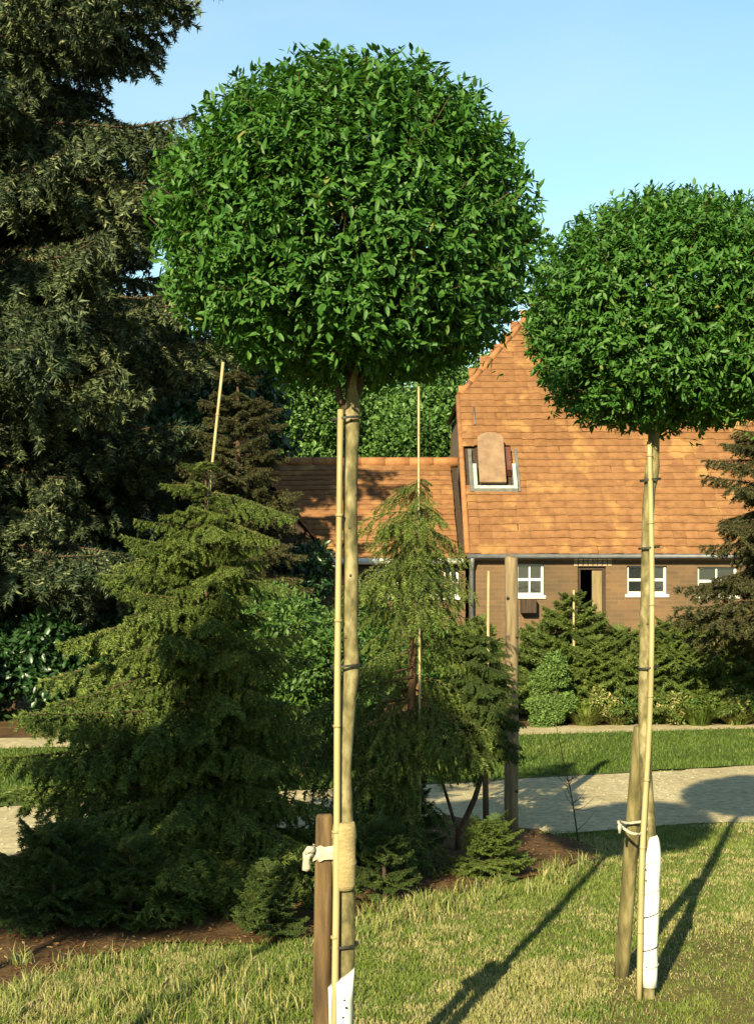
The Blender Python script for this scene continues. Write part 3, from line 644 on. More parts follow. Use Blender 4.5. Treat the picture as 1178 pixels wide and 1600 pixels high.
# the hatch: pale frame at the bottom, lid standing open
hx0, hx1 = hatch_x[0] + .08, hatch_x[1] + .08
ha = boxes('roof_hatch', [(hx0 - .06, hx0, hy0 - .02, hy0 + .48, -.04, .09), (hx1, hx1 + .06, hy0 - .02, hy0 + .48, -.04, .09), (hx0 - .06, hx1 + .06, hy0 - .09, hy0 - .021, -.04, .08)], M['metal_pale'], roof)
bm = bmesh.new(); pr = []; wd = (hx1 - hx0) - .15; hl = 1.08
for k in range(9): an = math.pi * k / 8; pr.append((wd / 2 - math.cos(an) * wd / 2, hl - .16 + math.sin(an) * .16))
pr = [(0, 0)] + pr + [(wd, 0)]
a = [bm.verts.new((x_, y_, 0)) for x_, y_ in pr]; b2 = [bm.verts.new((x_, y_, .04)) for x_, y_ in pr]; bm.faces.new(a[::-1]); bm.faces.new(b2)
for i in range(len(a)): bm.faces.new([a[i], a[(i + 1) % len(a)], b2[(i + 1) % len(a)], b2[i]])
bmesh.ops.recalc_face_normals(bm, faces=bm.faces); me = bpy.data.meshes.new('lid'); bm.to_mesh(me); bm.free()
lid = link('lid', me, M['hatch'], ha); lid.location = (hx0 + .03, hy0 + .03, .07); lid.rotation_euler = (R(6), 0, 0)
boxes('cheek', [(hx1 - .09, hx1 - .01, hy0 + .3, hy0 + .85, -.03, .12)], M['red_cheek'], ha)
boxes('flashing', [(hx0 - .12, hx0 - .063, hy0 - .1, hy0 + .9, .0, .03), (hx1 + .063, hx1 + .11, hy0 - .1, hy0 + .9, .0, .03)], M['lead'], ha)
boxes('shaft', [(hx0 - .05, hx1 + .05, hy0 - .1, hy0 + 1.0, -.3, -.101)], M['timber_dark'], ha)
tube('snow_hook', [Vector((hx1 - .55, hy0 + 1.5, .03)), Vector((hx1 - .55, hy0 + 1.95, .03))], .015, M['metal'], roof, 5, origin=(0, 0, 0))
# low wing on the left
wing = thing('low_wing', 'low outbuilding with orange tiled roof between the two staked trees', 'outbuilding', (-2.9, 22.9, 0))
WW = 4.32; wz = 2.2; wp = 34
def wx(px, d=22.9): return GX(px, d) + 2.9
o1 = (wx(590), wx(622), hz(932, 22.9), hz(888, 22.9)); o2 = (wx(640), wx(684), hz(932, 22.9), hz(884, 22.9)); o3 = (wx(692), wx(716), hz(932, 22.9), hz(888, 22.9))
extruded('wall', wall_cells(0, WW, -.05, wz + .03, [o1, o2, o3]), .2, M['brick'], wing)
extruded('wall', wall_cells(0, WW, -.05, wz + .03, []), .2, M['brick'], wing, at=4.8)
for oo in (o1, o2, o3): window(wing, *oo, .05, 2, 2)
boxes('inner_wall', [(.01, WW - .01, 1, 1.1, 0, wz)], M['timber_dark'], wing)
wl = 2.5 / math.cos(R(wp))
wr = tile_roof(wing, Vector((0, -.12, wz - .12 * math.tan(R(wp)) + .07)), Vector((1, 0, 0)), Vector((0, math.cos(R(wp)), math.sin(R(wp)))), WW, int(wl / .17) + 1, int(WW / .2), .2, .17, M['tile'], lambda x_, y_: True, lambda x_, y_: x_ > .5 )
boxes('roof_deck', [(0, WW, 0, wl + .1, -.09, -.05)], M['timber_dark'], wr)
wr2 = slab('back_slope', [(0, 5.1, wz - .08), (WW, 5.1, wz - .08), (WW, 2.5, wz + 2.5 * math.tan(R(wp)) + .05), (0, 2.5, wz + 2.5 * math.tan(R(wp)) + .05)], .05, M['tile'], wing)
for k in range(10): tube('ridge_tile', [Vector((k * WW / 10, 2.5, 3.97)), Vector(((k + 1.04) * WW / 10, 2.5, 3.97))], [.09, .1], M['verge'], wing, 8, origin=(0, 0, 0))
tube('gutter', [Vector((0, -.2, 2.14)), Vector((WW - .05, -.2, 2.14))], .05, M['white_paint'], wing, 8, origin=(0, 0, 0))
# shed with ridge towards the viewer
shed = thing('shed', 'dark timber shed with steep shaded tile roof behind the large spruce', 'shed', (-2.1, 22.2, 0))
sw = 1.3; sz = 2.2; rz_ = 3.85; sl_ = 4.2; sp = math.atan2(rz_ - sz, sw); sll = math.hypot(sw, rz_ - sz)
bm = bmesh.new(); pf = [(-sw, -.05), (sw, -.05), (sw, sz - .02), (0, rz_ - .05), (-sw, sz - .02)]
a = [bm.verts.new((x_, .1, z_)) for x_, z_ in pf]; b2 = [bm.verts.new((x_, sl_, z_)) for x_, z_ in pf]; bm.faces.new(a); bm.faces.new(b2[::-1])
for i in range(5): bm.faces.new([a[i], b2[i], b2[(i + 1) % 5], a[(i + 1) % 5]])
bmesh.ops.recalc_face_normals(bm, faces=bm.faces); me = bpy.data.meshes.new('wall'); bm.to_mesh(me); bm.free(); link('wall', me, M['timber_dark'], shed)
for k in range(12):
    x_ = -sw + .01 + k * .212; top = sz + (sw - abs(x_ + .1)) * math.tan(sp) - .2
    boxes('board', [(x_, x_ + .19, .075, .097, 0, top)], M['timber_dark'], shed)
tile_roof(shed, Vector((sw + .1, -.1, sz - .05)), Vector((0, 1, 0)), Vector((-math.cos(sp), 0, math.sin(sp))), sl_, int(sll / .2) + 2, 21, .2, .2, M['tile_old'], lambda x_, y_: y_ < sll + .1, lambda x_, y_: True, seed=4)
tile_roof(shed, Vector((-sw - .1, sl_ - .1, sz - .05)), Vector((0, -1, 0)), Vector((math.cos(sp), 0, math.sin(sp))), sl_, int(sll / .2) + 2, 21, .2, .2, M['tile_old'], lambda x_, y_: y_ < sll + .1, lambda x_, y_: False, seed=5)
for k in range(12): tube('ridge_tile', [Vector((0, k * sl_ / 12, rz_ + .17)), Vector((0, (k + 1.04) * sl_ / 12, rz_ + .17))], [.09, .1], M['verge'], shed, 8, origin=(0, 0, 0))

# ------------------------------------------------------------------ background trees
rg = np.random.RandomState(99)
labs = ['broad sunlit leafy tree behind the low outbuilding, left of the cane', 'leafy tree behind the outbuilding roof, directly behind the nearer stem', 'tall leafy tree behind the ridge next to the farmhouse gable']
for k, (px, d, h, r_) in enumerate([(430, 43, 9.6, 3.4), (560, 45, 10, 3.5), (700, 43, 9.6, 3.3)]):
    leafy_tree('leafy_tree', labs[k], 'tree', (GX(px, d), d, 0), h, r_, 80, 80000, .155, 200 + k, 'leaf_far', .16, .12, 'leafy trees behind the outbuildings')
leafy_tree('leafy_tree', 'dark leafy tree behind the shed, left of the large spruce edge', 'tree', (GX(150, 32), 32, 0), 7.5, 3, 46, 26000, .18, 210, 'leaf_far', .18, .1, 'leafy trees behind the outbuildings')
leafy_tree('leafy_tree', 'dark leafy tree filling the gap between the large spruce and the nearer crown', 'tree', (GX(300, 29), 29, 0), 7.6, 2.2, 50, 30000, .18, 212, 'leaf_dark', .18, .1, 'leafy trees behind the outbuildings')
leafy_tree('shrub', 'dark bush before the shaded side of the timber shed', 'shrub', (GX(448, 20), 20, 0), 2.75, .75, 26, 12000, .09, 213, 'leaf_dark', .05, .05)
leafy_tree('leafy_tree', 'leafy tree far left behind the large spruce', 'tree', (GX(-150, 30), 30, 0), 8, 3, 46, 24000, .18, 211, 'leaf_far', .18, .1, 'leafy trees behind the outbuildings')
# dark flowering shrubs under the spruce
for k, (px, d, h, r_) in enumerate([(20, 19.8, 3.2, 1.4), (150, 20.5, 3.0, 1.3), (268, 20.8, 2.7, .9), (-110, 20, 3.3, 1.5), (90, 18.0, 1.5, .9), (215, 18.3, 1.4, .85), (-20, 17.8, 1.4, .9)]):
    lb = ['dark shaded shrub with white blossom below the large spruce, at the left edge', 'dark shrub with white flowers under the drooping spruce branches', 'dark leafy shrub just left of the pointed weeping spruce', 'dark leafy shrub beyond the left edge of the lawn', 'low dark green bush at the lawn edge under the spruce', 'low green bush at the lawn edge behind the weeping spruce', 'low leafy bush at the far left end of the lawn'][k]
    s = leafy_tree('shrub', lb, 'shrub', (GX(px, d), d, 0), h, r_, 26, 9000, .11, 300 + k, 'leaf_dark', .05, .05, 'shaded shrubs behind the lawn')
    if k < 2:
        rg2 = np.random.RandomState(k + 5)
        for j in range(9):
            az = rg2.uniform(-2.6, -.5); zz = rg2.uniform(.9, h * .95); p = Vector((math.cos(az) * r_ * .95, math.sin(az) * r_ * .95, zz)); n = 60
            d_ = unit(rg2.normal(size=(n, 3))); t = rg2.rand(n)[:, None]; B = np.array(p) + np.array([0, 0, .2]) * t + d_ * .05 * (1.1 - t)
            Vv, T, r2 = leaves_data(B, d_, unit(rg2.normal(size=(n, 3))), np.full(n, .035), np.full(n, .025), rg2.rand(n)); link('blossom', npmesh('blossom', Vv, T, r2), M['petal'], s)
# shrubs seen between the conifers
for k, (px, d, h, r_, m_) in enumerate([(470, 12.3, 1.75, .75, 'leaf_shrub'), (560, 15.2, 1.7, .7, 'leaf_shrub'), (395, 15.8, 1.8, .8, 'leaf_far'), (700, 17.6, 1.5, .6, 'leaf_shrub')]):
    lb = ['yellow green bush between the weeping spruce and the nearer stem', 'light green bush behind the nearer stem, left of the sparse conifer', 'green bush directly behind the weeping spruce', 'green bush between the sparse conifer and the tan pole'][k]
    leafy_tree('shrub', lb, 'shrub', (GX(px, d), d, 0), h, r_, 24, 12000, .055, 320 + k, m_, .03, .05, 'sunlit shrubs between the conifers')

# ------------------------------------------------------------------ conifers
big = [spray('spruce_branch', 2.6, 36, .36, .42, 1.0, .075, .020, 190, 'needle_big', 40 + k, upt=.20, wood=.028, ang=56, bare=.16) for k in range(4)]
def prof_big(u): return min(3.95 * (1 - u) ** .24, 7.6 * (1 - u)) + .1
lvb = [.15 + .47 * (k / 15) for k in range(15)] + [.63 + .36 * k / 12 for k in range(12)]
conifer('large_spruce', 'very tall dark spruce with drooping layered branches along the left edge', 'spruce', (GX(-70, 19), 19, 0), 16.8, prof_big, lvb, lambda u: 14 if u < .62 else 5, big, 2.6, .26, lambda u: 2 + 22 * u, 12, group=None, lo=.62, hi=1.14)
brn = [spray('conifer_branch', 1.5, 26, .40, .25, .6, .06, .015, 200, 'needle_brown', 50 + k, upt=.1, wood=.02) for k in range(3)]
conifer('brownish_spruce', 'brownish spruce with layered branches at the right edge before the farmhouse', 'spruce', (GX(1232, 16), 16, 0), 4.1, lambda u: 1.25 * (1 - u) ** .45 + .1, 17, 10, brn, 1.5, .08, lambda u: -8 + 26 * u, 14, z0=.3, lo=.6, hi=1.2)
wee = [spray('weeping_branch', .8, 30, .38, .42, .95, .024, .0065, 620, 'needle_olive', 60 + k, upt=.12, wood=.008, ang=62, bare=.08) for k in range(4)]
d1 = 7.75
def prof1(u): return 1.24 * (1 - u) ** .84 + .08
conifer('weeping_spruce', 'wide cone shaped olive green weeping spruce tied to a thin cane', 'spruce', (GX(322, d1), d1, 0), EYE + (HZ - 716) / F * d1 - .02, prof1, 22, lambda u: 13 if u < .45 else (9 if u < .8 else 8), wee, .8, .03, lambda u: 8 + 16 * u, 16, lo=.5, hi=1.25, rfac=lambda az: .84 - .2 * math.cos(az), z0=.03)
ws = [o for o in C.objects if o.name.startswith('weeping_spruce') and o.parent is None][0]
for az, r_, z_, el in ((.15, .5, 2.16, 2), (-.3, .42, 2.02, 0), (math.pi, .5, 1.85, 6), (math.pi + .2, .78, 1.52, 4), (math.pi - .25, .98, 1.36, 3), (math.pi + .35, .98, 1.22, 2), (.3, .5, 1.75, 2), (-1.2, .4, 2.0, 5), (-2.2, .6, 1.6, 6)):
    o = bpy.data.objects.new('branch', wee[int(az * 10) % 4]); C.objects.link(o); o.parent = ws; o.location = (0, 0, z_); o.rotation_euler = (0, -R(el), az); k = r_ / .8; o.scale = (k, max(.6, k * .8), k)
mid = [spray('conifer_branch', .6, 26, .42, .5, .95, .023, .006, 620, 'needle_mid', 70 + k, upt=.05, wood=.007, ang=60, bare=.12) for k in range(4)]
midr = [spray('conifer_branch', .6, 15, .62, .5, 1.1, .024, .0055, 350, 'needle_olive', 170 + k, upt=.05, wood=.006, ang=52, bare=.1) for k in range(4)]
d2 = 8.5; H2 = EYE + (HZ - 737) / F * d2
def prof2(u):
    if u > .70: return .42 * ((1 - u) / .3) ** .6 + .06
    if u > .5: return .42
    return .62 + .2 * (.5 - u)
conifer('dark_spruce', 'dark shaded spruce behind the thin leaning cane, before the outbuilding roof', 'spruce', (GX(372, 18.6), 18.6, 0), 4.6, lambda u: 1.1 * (1 - u) ** .45 + .1, 17, 10, brn, 1.5, .09, lambda u: 28 * u - 4, 44, z0=.1)
conifer('sparse_conifer', 'thin weeping conifer with exposed reddish trunk right of the nearer stem', 'conifer', (GX(640, d2), d2, 0), H2, prof2, 26, lambda u: 9 if u > .72 else (6 if u < .42 else 5), midr, .6, .034, lambda u: (2 if u > .5 else -2), 18, z0=.06, lo=.4, hi=1.4, rfac=lambda az: .92 - .22 * math.cos(az), lean=(GX(655, d2) - GX(640, d2), 0), bark='bark_red',
        keep=lambda u, az, r: not (.45 < u < .70 and math.sin(az) < -.35) and not (u < .3 and math.cos(az) > .25))
d3 = 8.25
low = [spray('low_branch', .5, 24, .42, .25, .35, .021, .0055, 650, 'needle_mid', 80 + k, upt=.1, wood=.006, bare=.1) for k in range(3)]
conifer('weeping_conifer', 'dark drooping conifer mass leaning against the tan wooden pole', 'conifer', (GX(760, 8.6), 8.6, 0), 1.36, lambda u: .30 * (1 - u) ** .5 + .1, 10, 8, mid, .6, .022, lambda u: -10 + 30 * u, 19, z0=.52, lean=(-.04, 0))
lowo = [spray('low_branch', .5, 24, .42, .25, .35, .021, .0055, 650, 'needle_olive', 84 + k, upt=.1, wood=.006, bare=.1) for k in range(2)]
for k, (px, py, rr_, hh) in enumerate([(772, 1385, .30, .30), (415, 1478, .22, .30), (600, 1425, .24, .42), (640, 1350, .30, .4), (60, 1475, .42, .45), (190, 1470, .3, .4)]):
    lb = ['small spreading spruce on brown mulch below the tan pole', 'small bright green spruce bush on the mulch left of the brown stake', 'small spruce growing close behind the wrapped stem', 'low dark conifer bush in shade between the stem and the pole', 'low dark spruce bush at the left edge on the mulch', 'low dark spruce bush under the front of the weeping spruce'][k]
    gx_, gy_ = G(px, py); conifer('dwarf_spruce', lb, 'spruce bush', (gx_, gy_ + rr_ * .8, 0), hh, lambda u: rr_ * (1 - u * .6), 6, 9, lowo if k == 0 else low, .5, .015, lambda u: 12 + 40 * u, 30 + k, z0=.15, group='low spruce bushes on the mulch')
# young spruces before the house
yng = [spray('young_branch', .7, 22, .42, .22, .35, .045, .011, 300, 'needle_olive', 90 + k, upt=.12, wood=.009, bare=.08) for k in range(3)]
ylab = ['young spruce in front of the farmhouse door with white cane', 'young spruce just right of the tan pole', 'young spruce seen between the door and the farther stem', 'young spruce right of the farther stem under the square window', 'young spruce under the right hand window', 'young spruce at the right edge below the brownish spruce', 'young spruce left of the tan pole', 'lower young spruce in front, right of the farmhouse door', 'lower young spruce in front, behind the farther stem', 'lower young spruce in front of the gap between the right windows']
for k, (px, d, h, r_) in enumerate([(893, 18.4, 1.75, .8), (845, 19.0, 1.3, .75), (965, 18.6, 1.25, .8), (1050, 18.3, 1.35, .85), (1115, 18.6, 1.35, .8), (1180, 18.2, 1.6, .8), (745, 17.4, 1.4, .6), (930, 18.0, 1.15, .75), (1010, 17.95, 1.1, .75), (1085, 17.9, 1.0, .7)]):
    conifer('young_spruce', ylab[k], 'spruce', (GX(px, d), d, .02), h * .9, lambda u: r_ * (1 - u) ** .6 + .06, 13, 8, yng, .7, .02, lambda u: 5 + 30 * u, 110 + k, lo=.7, hi=1.3, z0=.08, group='young spruces in front of the farmhouse')
# grassy bush + stalks in the bed
def tuft(name, label, px, d, h, r_, n, seed, m='grass_green'):
    rg = np.random.RandomState(seed); root = thing(name, label, 'plant', (GX(px, d), d, .02)); az = rg.rand(n) * 6.28; rr = np.sqrt(rg.rand(n)) * r_ * .35
    x = np.cos(az) * rr; y = np.sin(az) * rr; lean = r_ * rg.rand(n) ** .7; hh = h * rg.uniform(.5, 1, n) * (1 - .35 * lean / r_)
    s = np.stack([-np.sin(az), np.cos(az), np.zeros(n)], 1) * .007; o_ = np.stack([np.cos(az), np.sin(az), np.zeros(n)], 1)
    p = np.stack([x, y, np.zeros(n)], 1); mid = p + o_ * (lean * .35)[:, None] + np.array([0, 0, 1]) * (hh * .6)[:, None]; tip = p + o_ * lean[:, None] + np.array([0, 0, 1]) * hh[:, None]
    V = np.stack([p - s, p + s, mid + s, mid - s, tip], 1).reshape(-1, 3); T = (np.array([[0, 1, 2], [0, 2, 3], [3, 2, 4]])[None] + (np.arange(n) * 5)[:, None, None]).reshape(-1, 3)
    link('leaves', npmesh('leaves', V, T, np.repeat(rg.rand(n) * .8, 5)), M[m], root); return root
fb = leafy_tree('feathery_bush', 'feathery bright green bush right of the tan wooden pole', 'bush', (GX(864, 17.2), 17.2, .02), .92, .34, 34, 26000, .032, 401, 'feather', .012, -.25)
rgb = np.random.RandomState(77)
for k in range(9):
    px = 915 + k * 32 + rgb.randint(-8, 8); leafy_tree('weedy_plant', ['low weedy plant on the brown soil beside the feathery bush', 'reddish brown weedy clump on the bed edge', 'low weed clump left of the farther stem', 'green weed clump behind the farther stem', 'pale weed clump just right of the farther stem', 'low green plant under the square window', 'green weed clump below the right window', 'brownish weed clump near the right edge of the bed', 'low weed clump at the right edge of the picture'][k], 'weed', (GX(px, 17.45), 17.45, .02), rgb.uniform(.28, .5), .26, 10, 2600, .04, 410 + k, ['grass_green', 'grass', 'leaf_shrub'][k % 3], .012, .02, 'weedy plants along the garden bed')
tl = ['low tuft of pale grass right of the feathery bush', 'dry grass tuft left of the farther stem', 'green grass tuft just right of the farther stem', 'green spiky tuft under the right window', 'brownish grass tuft by the right edge of the bed']
for k, px in enumerate([915, 965, 1050, 1090, 1150]): tuft('grass_tuft', tl[k], px, 17.3 + .1 * (k % 3), [.34, .24, .28, .36, .3][k], .36, 260, 20 + k, 'grass' if k in (0, 1, 4) else 'grass_green')['group'] = 'grass tufts along the garden bed'

# ------------------------------------------------------------------ canes, poles
def cane(label, p0, p1, r, group='canes', name='cane'):
    p0 = Vector(p0); p1 = Vector(p1); t = thing(name, label, 'cane', p0, 0, group)
    tube('culm', smooth_path([p0, p0.lerp(p1, .33) + Vector((.004, 0, 0)), p0.lerp(p1, .66), p1], 3), [r] * 4 + [r * .95] * 3 + [r * .85] * 3, M['cane'], t, 8)
    n = max(2, int((p1 - p0).length / .28))
    for k in range(1, n): q = p0.lerp(p1, k / n); dv = (p1 - p0).normalized() * .004; tube('joint', [q - dv, q + dv], r * 1.12, M['node'], t, 8)
    return t
dq = d1 + .05; cane('pale leaning cane rising from the tip of the weeping spruce', (GX(262, dq), dq, .0), P(349, 566, dq), .010, 'thin canes')
dq = 8.42; cane('thin straight cane above the sparse conifer under the crown', (GX(655, dq), dq, 0), P(654, 604, dq), .008, 'thin canes')
dq = 18.2; cane('white thin cane in the young spruce before the farmhouse door', (GX(896, dq), dq, 0), P(896, 922, dq), .018, 'thin canes')
dq = 18.2; cane('thin pale cane near the right edge of the bed', (GX(1112, dq), dq, 0), P(1117, 962, dq), .016, 'thin canes')
dq = 12; cane('pale cane left of the tan wooden pole', (GX(761, dq), dq, 0), P(763, 892, dq), .014, 'thin canes')
def pole(name, label, p0, p1, r, m, cat='post', n=12, jit=.03):
    p0 = Vector(p0); p1 = Vector(p1); t = thing(name, label, cat, p0)
    k = 8; pts = [p0.lerp(p1, i / k) + Vector((random.gauss(0, r * .04), random.gauss(0, r * .04), 0)) for i in range(k + 1)]; rad = [r * (1 - .08 * i / k) for i in range(k + 1)]
    pts.append(p1 + (p1 - p0).normalized() * r * .25); rad.append(r * .72)
    tube('shaft', pts, rad, M[m], t, n, jit); return t
dp = 9.6; pt_ = pole('wooden_pole', 'tall tan wooden pole standing between the conifer and the farmhouse', (GX(799, dp), dp, -.02), P(799, 872, dp), .047, 'post_tan', 'pole')
for k in range(6):
    z = .3 + k * .26; tube('knot', [Vector((.03 * (-1) ** k, -.043, z)), Vector((.034 * (-1) ** k, -.052, z + .012))], [.012, .006], M['bark_dark'], pt_, 6, origin=(0, 0, 0))
# dead forked stick and sapling
t = thing('dead_branch', 'dark forked dead branch leaning under the conifers beside the sand track', 'branch', (GX(716, 8.9), 8.9, 0))
b0 = Vector((0, 0, .1)); 
for nm, q, r_ in (('stick', P(762, 1180, 8.9), .022), ('stick', P(672, 1165, 8.9), .012)):
    q = q - t.location; tube(nm, [b0 + Vector((0, 0, -.1)), b0, b0.lerp(q, .5) + Vector((.01, 0, -.02)), q], [r_, r_, r_ * .8, r_ * .5], M['bark_dark'], t, 6, .08, origin=(0, 0, 0))
t = thing('dead_sapling', 'thin bare sapling at the grass edge right of the wooden pole', 'sapling', (*G(903, 1316), 0)); dS = G(903, 1316)[1]
pp = [P(903, 1316, dS), P(897, 1270, dS), P(890, 1230, dS), P(880, 1190, dS), P(868, 1130, dS)]
tube('stem', pp, [.006, .005, .004, .003, .0015], M['bark_dark'], t, 5)
rgs = random.Random(4)
for k in range(16):
    i = rgs.randint(0, 3); q = pp[i].lerp(pp[i + 1], rgs.random()); e = q + Vector((rgs.uniform(-.16, .16), rgs.uniform(-.1, .1), rgs.uniform(.02, .16)))
    tube('twig', [q, q.lerp(e, .5) + Vector((0, 0, -.015)), e], [.0022, .0016, .0008], M['bark_dark'], t, 4)

# ------------------------------------------------------------------ the two ball trees
def knobs(root, pts, rad, n, seed):
    rg = random.Random(seed)
    for k in range(n):
        i = rg.randint(1, len(pts) - 2); p = Vector(pts[i]); an = rg.uniform(3.4, 6.0); dv = Vector((math.cos(an), math.sin(an), 0)); r = rad[i]
        tube('knot', [p + dv * r * .8, p + dv * r * 1.08 + Vector((0, 0, .003))], [r * .3, r * .16], M['bark_dark'], root, 6)
def ring(name, c, r, m, parent, w=.012, tilt=(0, 0), n=16, sx=1.):
    V = []; Fc = []
    c = Vector(c) - parent.location
    for k in range(n):
        an = 2 * math.pi * k / n; 
        for rr, zz in ((r, -w / 2), (r + .003, -w / 2), (r + .003, w / 2), (r, w / 2)):
            x_, y_ = math.cos(an) * rr * sx, math.sin(an) * rr; V.append(c + Vector((x_, y_, zz + tilt[0] * x_ + tilt[1] * y_)))
    for k in range(n):
        for j in range(4): a_, b_ = k * 4 + j, k * 4 + (j + 1) % 4; c_, d_ = ((k + 1) % n) * 4 + (j + 1) % 4, ((k + 1) % n) * 4 + j; Fc.append((a_, d_, c_, b_))
    me = bpy.data.meshes.new(name); me.from_pydata(V, [], Fc); me.update(); return link(name, me, m, parent)
DA = 4.15
A = thing('ball_tree', 'nearer clipped round tree with wide ball crown in the middle, burlap round its stem', 'tree', (GX(535, DA), DA, 0), 0, 'round clipped trees')
path = [(GX(534, DA), DA, -.03)] + [P(x_, y_, DA) for x_, y_ in ((537, 1700), (539, 1600), (542, 1450), (540, 1300), (537, 1200), (543, 1110), (549, 1040), (547, 980), (549, 900), (547, 800), (549, 700), (551, 620), (550, 540))]
sp_ = smooth_path(path, 4); nA = len(sp_); rA = [.026 - .0065 * i / nA for i in range(nA)]
for i, p in enumerate(sp_):
    if abs(p.z - P(0, 1045, DA).z) < .03: rA[i] *= 1.12
    if abs(p.z - P(0, 660, DA).z) < .04: rA[i] *= 1.12
tube('trunk', sp_, rA, M['bark_smooth'], A, 14, .025); knobs(A, sp_, rA, 10, 3)
cA = P(545, 352, DA) - A.location
crA = ball_crown(A, (cA.x, 0, cA.z), .57, .485, .46, 6600, 11)
# flared twigs at crown base
for k, (x_, w_) in enumerate(((530, .011), (545, .012), (556, .012))): tube('limb', [P(549, 660, DA + .005), P(x_, 620, DA), P(x_ - 8 + 12 * k, 560, DA - .02)], [.015, w_, w_ * .8], M['bark_dark'], A, 8, .03)
wr_ = [P(541, y_, DA) + Vector((-.006, -.012, 0)) for y_ in (1388, 1380, 1350, 1345, 1340, 1310, 1305, 1290, 1283)]
tube('burlap_wrap', wr_, [.030, .034, .035, .037, .034, .035, .037, .034, .030], M['burlap'], A, 16, .035)
gp = [(GX(533, DA), DA, 0.0)] + [P(x_, y_, DA) for x_, y_ in ((531, 1700), (532, 1640), (532, 1600), (532, 1560), (533, 1535))]
gd = tube('spiral_guard', [Vector(p) + Vector((0, -.008, 0)) for p in gp], [.037, .038, .037, .035, .037, .040], M['guard'], A, 20, .02)
# slanted top of the guard: pull the rim
me = gd.data
for v in me.vertices[-20:]:
    v.co.z += .018 + (v.co.x - (gp[-1].x - A.location.x)) * .75
for k, (x_, y_) in enumerate(((533, 1543), (537, 1553), (538, 1563), (541, 1575), (536, 1590), (530, 1606), (539, 1622))):
    p = P(x_, y_, DA - .044); q = tube('hole', [p, p + Vector((0, .004, 0))], .0035, M['hole'], A, 8)
for y_ in (1040, 655, 1475): 
    xx = {1040: 540, 655: 541, 1475: 537}[y_]; ring('tie', P(xx, y_, DA) + Vector((0, -.010, 0)), .032, M['tie'], A, .007, (.1, 0), 16, 1.25)
cane('long pale cane tied to the left side of the nearer stem', (GX(519, DA - .035), DA - .035, 0), P(532, 640, DA - .035), .0105, 'canes tied to the stems')
S1 = pole('stake', 'brown round stake left of the nearer stem with a rag tied round it', (GX(500, DA), DA, -.03), P(507, 1276, DA), .0285, 'post', 'stake', 18, .03)
t = thing('rag_tie', 'whitish rag knotted round the brown stake and the wrapped stem', 'rag', P(507, 1330, DA), 0)
c0 = P(507, 1328, DA)
V = []; Fc = []; n = 40
for k in range(n):
    an = 2 * math.pi * k / n; 
    ctr = 0.0; xx = math.cos(an); yy = math.sin(an)
    px_ = xx * .036 + (.030 if xx > 0 else 0) * min(1, xx * 3); 
    for j, zz in enumerate((-.021, -.008, .006, .021)):
        rr = 1 + .05 * math.sin(j * 2.1 + k * .9) + .05 * (j in (1, 2)); V.append(Vector((px_ * rr, yy * .036 * rr, zz + .10 * px_ + .003 * math.sin(k * 1.3 + j))))
for k in range(n):
    for j in range(3): a_ = k * 4 + j; b_ = ((k + 1) % n) * 4 + j; Fc.append((a_, b_, b_ + 1, a_ + 1))
me = bpy.data.meshes.new('loop'); me.from_pydata(V, [], Fc); me.update(); lo_ = link('loop', me, M['rag'], t); md = lo_.modifiers.new('s', 'SOLIDIFY'); md.thickness = .004
kn = [Vector((-.036, -.02, .0)), Vector((-.05, -.03, -.006)), Vector((-.052, -.032, -.025)), Vector((-.050, -.034, -.045)), Vector((-.046, -.034, -.05))]
tube('loose_end', kn, [.012, .015, .011, .013, .006], M['rag'], t, 9, .15, origin=(0, 0, 0))
tube('loose_end', [Vector((-.03, -.034, .01)), Vector((-.045, -.04, .012)), Vector((-.056, -.04, 0))], [.012, .01, .006], M['rag'], t, 9, .15, origin=(0, 0, 0))

DB = 5.64
Bt = thing('ball_tree', 'farther clipped round tree at right with white spiral guard on its stem', 'tree', (GX(1012, DB), DB, 0), 0, 'round clipped trees')
path = [(GX(1012, DB), DB, -.03)] + [P(x_, y_, DB) for x_, y_ in ((1013, 1500), (1016, 1400), (1014, 1300), (1008, 1200), (1006, 1100), (1008, 1000), (1010, 900), (1012, 800), (1015, 760), (1020, 715), (1021, 650), (1022, 590))]
sp_ = smooth_path(path, 4); nB = len(sp_); rB = [.026 - .004 * i / nB for i in range(nB)]
for i, p in enumerate(sp_):
    if abs(p.z - P(0, 735, DB).z) < .05: rB[i] *= 1.2
tube('trunk', sp_, rB, M['bark_smooth'], Bt, 14, .025); knobs(Bt, sp_, rB, 9, 5)
cB = P(1050, 478, DB) - Bt.location
ball_crown(Bt, (cB.x, 0, cB.z), .61, .455, .50, 6400, 23)
gp = smooth_path([P(x_, y_, DB) for x_, y_ in ((1012, 1541), (1013, 1480), (1015, 1420), (1017, 1360), (1018, 1325), (1016, 1306))], 3)
tube('spiral_guard', [p + Vector((.003, -.004, 0)) for p in gp], [.031] + [.0315, .033, .030, .032, .033] * 2 + [.032, .030, .028, .026, .022], M['guard'], Bt, 20, .015)
for k, y_ in enumerate((1345, 1392, 1428, 1480, 1510)): ring('wrap_edge', P(1014 + (1 if y_ < 1420 else -1), y_, DB) + Vector((.003, -.004, 0)), .033, M['tie'] if k in (2, 3) else M['rag'], Bt, .003, (.35, 0), 16, 1)
rgh = random.Random(2)
for k in range(12): p = P(1014 + rgh.uniform(-6, 6), 1325 + k * 17, DB - .036); tube('hole', [p, p + Vector((0, .004, 0))], .0028, M['hole'], Bt, 6)
for y_, xx in ((1043, 1012), (750, 1015), (856, 1013)): ring('tie', P(xx, y_, DB) + Vector((0, -.006, 0)), .036, M['tie'], Bt, .008, (.1, 0), 16, 1.1)
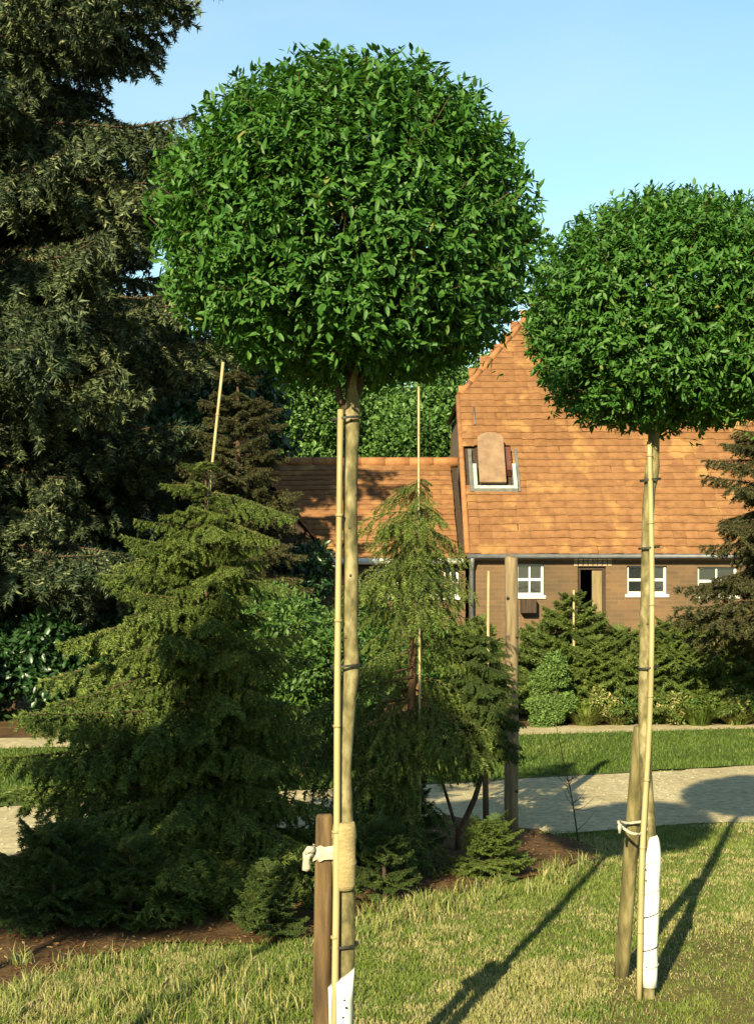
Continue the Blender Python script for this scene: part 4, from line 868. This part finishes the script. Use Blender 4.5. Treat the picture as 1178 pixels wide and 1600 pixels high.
for k in range(4): tube('limb', [P(1021, 650, DB), P(1005 + 10 * k, 600, DB - .02), P(975 + 30 * k, 540, DB - .05)], [.016, .012, .008], M['bark_dark'], Bt, 8, .03)
t = thing('cane', 'long pale cane running up in front of the farther stem', 'cane', (GX(998, DB - .04), DB - .04, 0), 0, 'canes tied to the stems')
cp = smooth_path([(GX(998, DB - .04), DB - .04, 0)] + [P(x_, y_, DB - .035) for x_, y_ in ((1001, 1400), (1005, 1290), (1012, 1180), (1017, 1040), (1018, 900), (1016, 780), (1014, 690))], 3)
tube('culm', cp, [.0115] * 8 + [.0105] * (len(cp) - 8), M['cane'], t, 10)
for k in range(2, len(cp) - 1, 3): q = cp[k]; tube('joint', [q - Vector((0, 0, .004)), q + Vector((0, 0, .004))], .0125, M['node'], t, 8)
q0 = G(969, 1527); S2 = pole('stake', 'olive grey leaning stake left of the farther stem with white guard', (q0[0], q0[1], -.03), P(1000, 1137, DB + .06), .031, 'post_grey', 'stake', 18, .03)
t = thing('rope_tie', 'thin whitish rope looped round the leaning stake and farther stem', 'rope', P(990, 1292, DB), 0)
pts = []
for k in range(25):
    an = 2 * math.pi * k / 24; pts.append(Vector((math.cos(an) * .058 + .002, .03 + math.sin(an) * .075, .012 * math.cos(an * 2) + .01 * math.sin(an))))
tube('loop', pts, .006, M['rag'], t, 7, .1, origin=(0, 0, 0)); tube('knot', [Vector((-.052, -.01, 0)), Vector((-.062, -.03, .006)), Vector((-.062, -.03, -.02))], [.008, .009, .005], M['rag'], t, 7, origin=(0, 0, 0))
# trees of the same row outside the left of the frame
def row_tree(x_, y_, label, seed, a, zc, bt, bb, off=0):
    T_ = thing('ball_tree', label, 'tree', (x_, y_, 0), 0, 'round clipped trees')
    tube('trunk', smooth_path([Vector((0, 0, -.03)), Vector((.01, 0, .8)), Vector((-.01, .01, 1.6)), Vector((0, 0, zc - .3))], 4), [.028] * 6 + [.024] * 7, M['bark_smooth'], T_, 12, .02, origin=(0, 0, 0))
    ball_crown(T_, (off, 0, zc), a, bt, bb, 4600, seed, near=0); return T_
for x_, y_, lb, sd_, a_, zc, bt, bb in ((-1.72, 2.66, 'next round clipped tree of the row, left of the view', 31, .74, 3.16, .74, .72),
        (-2.85, 2.25, 'round clipped tree of the second row, left of the view', 33, .8, 2.72, .54, .58), (-4.05, 1.95, 'round clipped tree farthest left of the row outside the view', 35, .8, 2.62, .5, .55)):
    row_tree(x_, y_, lb, sd_, a_, zc, bt, bb, -.2 if sd_ == 31 else 0)
    pole('stake', 'brown stake ' + {31: 'beside the next tree of the row, left of the view', 33: 'beside the second row tree, left of the view', 35: 'beside the farthest left row tree outside the view'}[sd_], (x_ - .07, y_, -.03), (x_ - .05, y_, 1.05), .0285, 'post', 'stake', 14, .03)
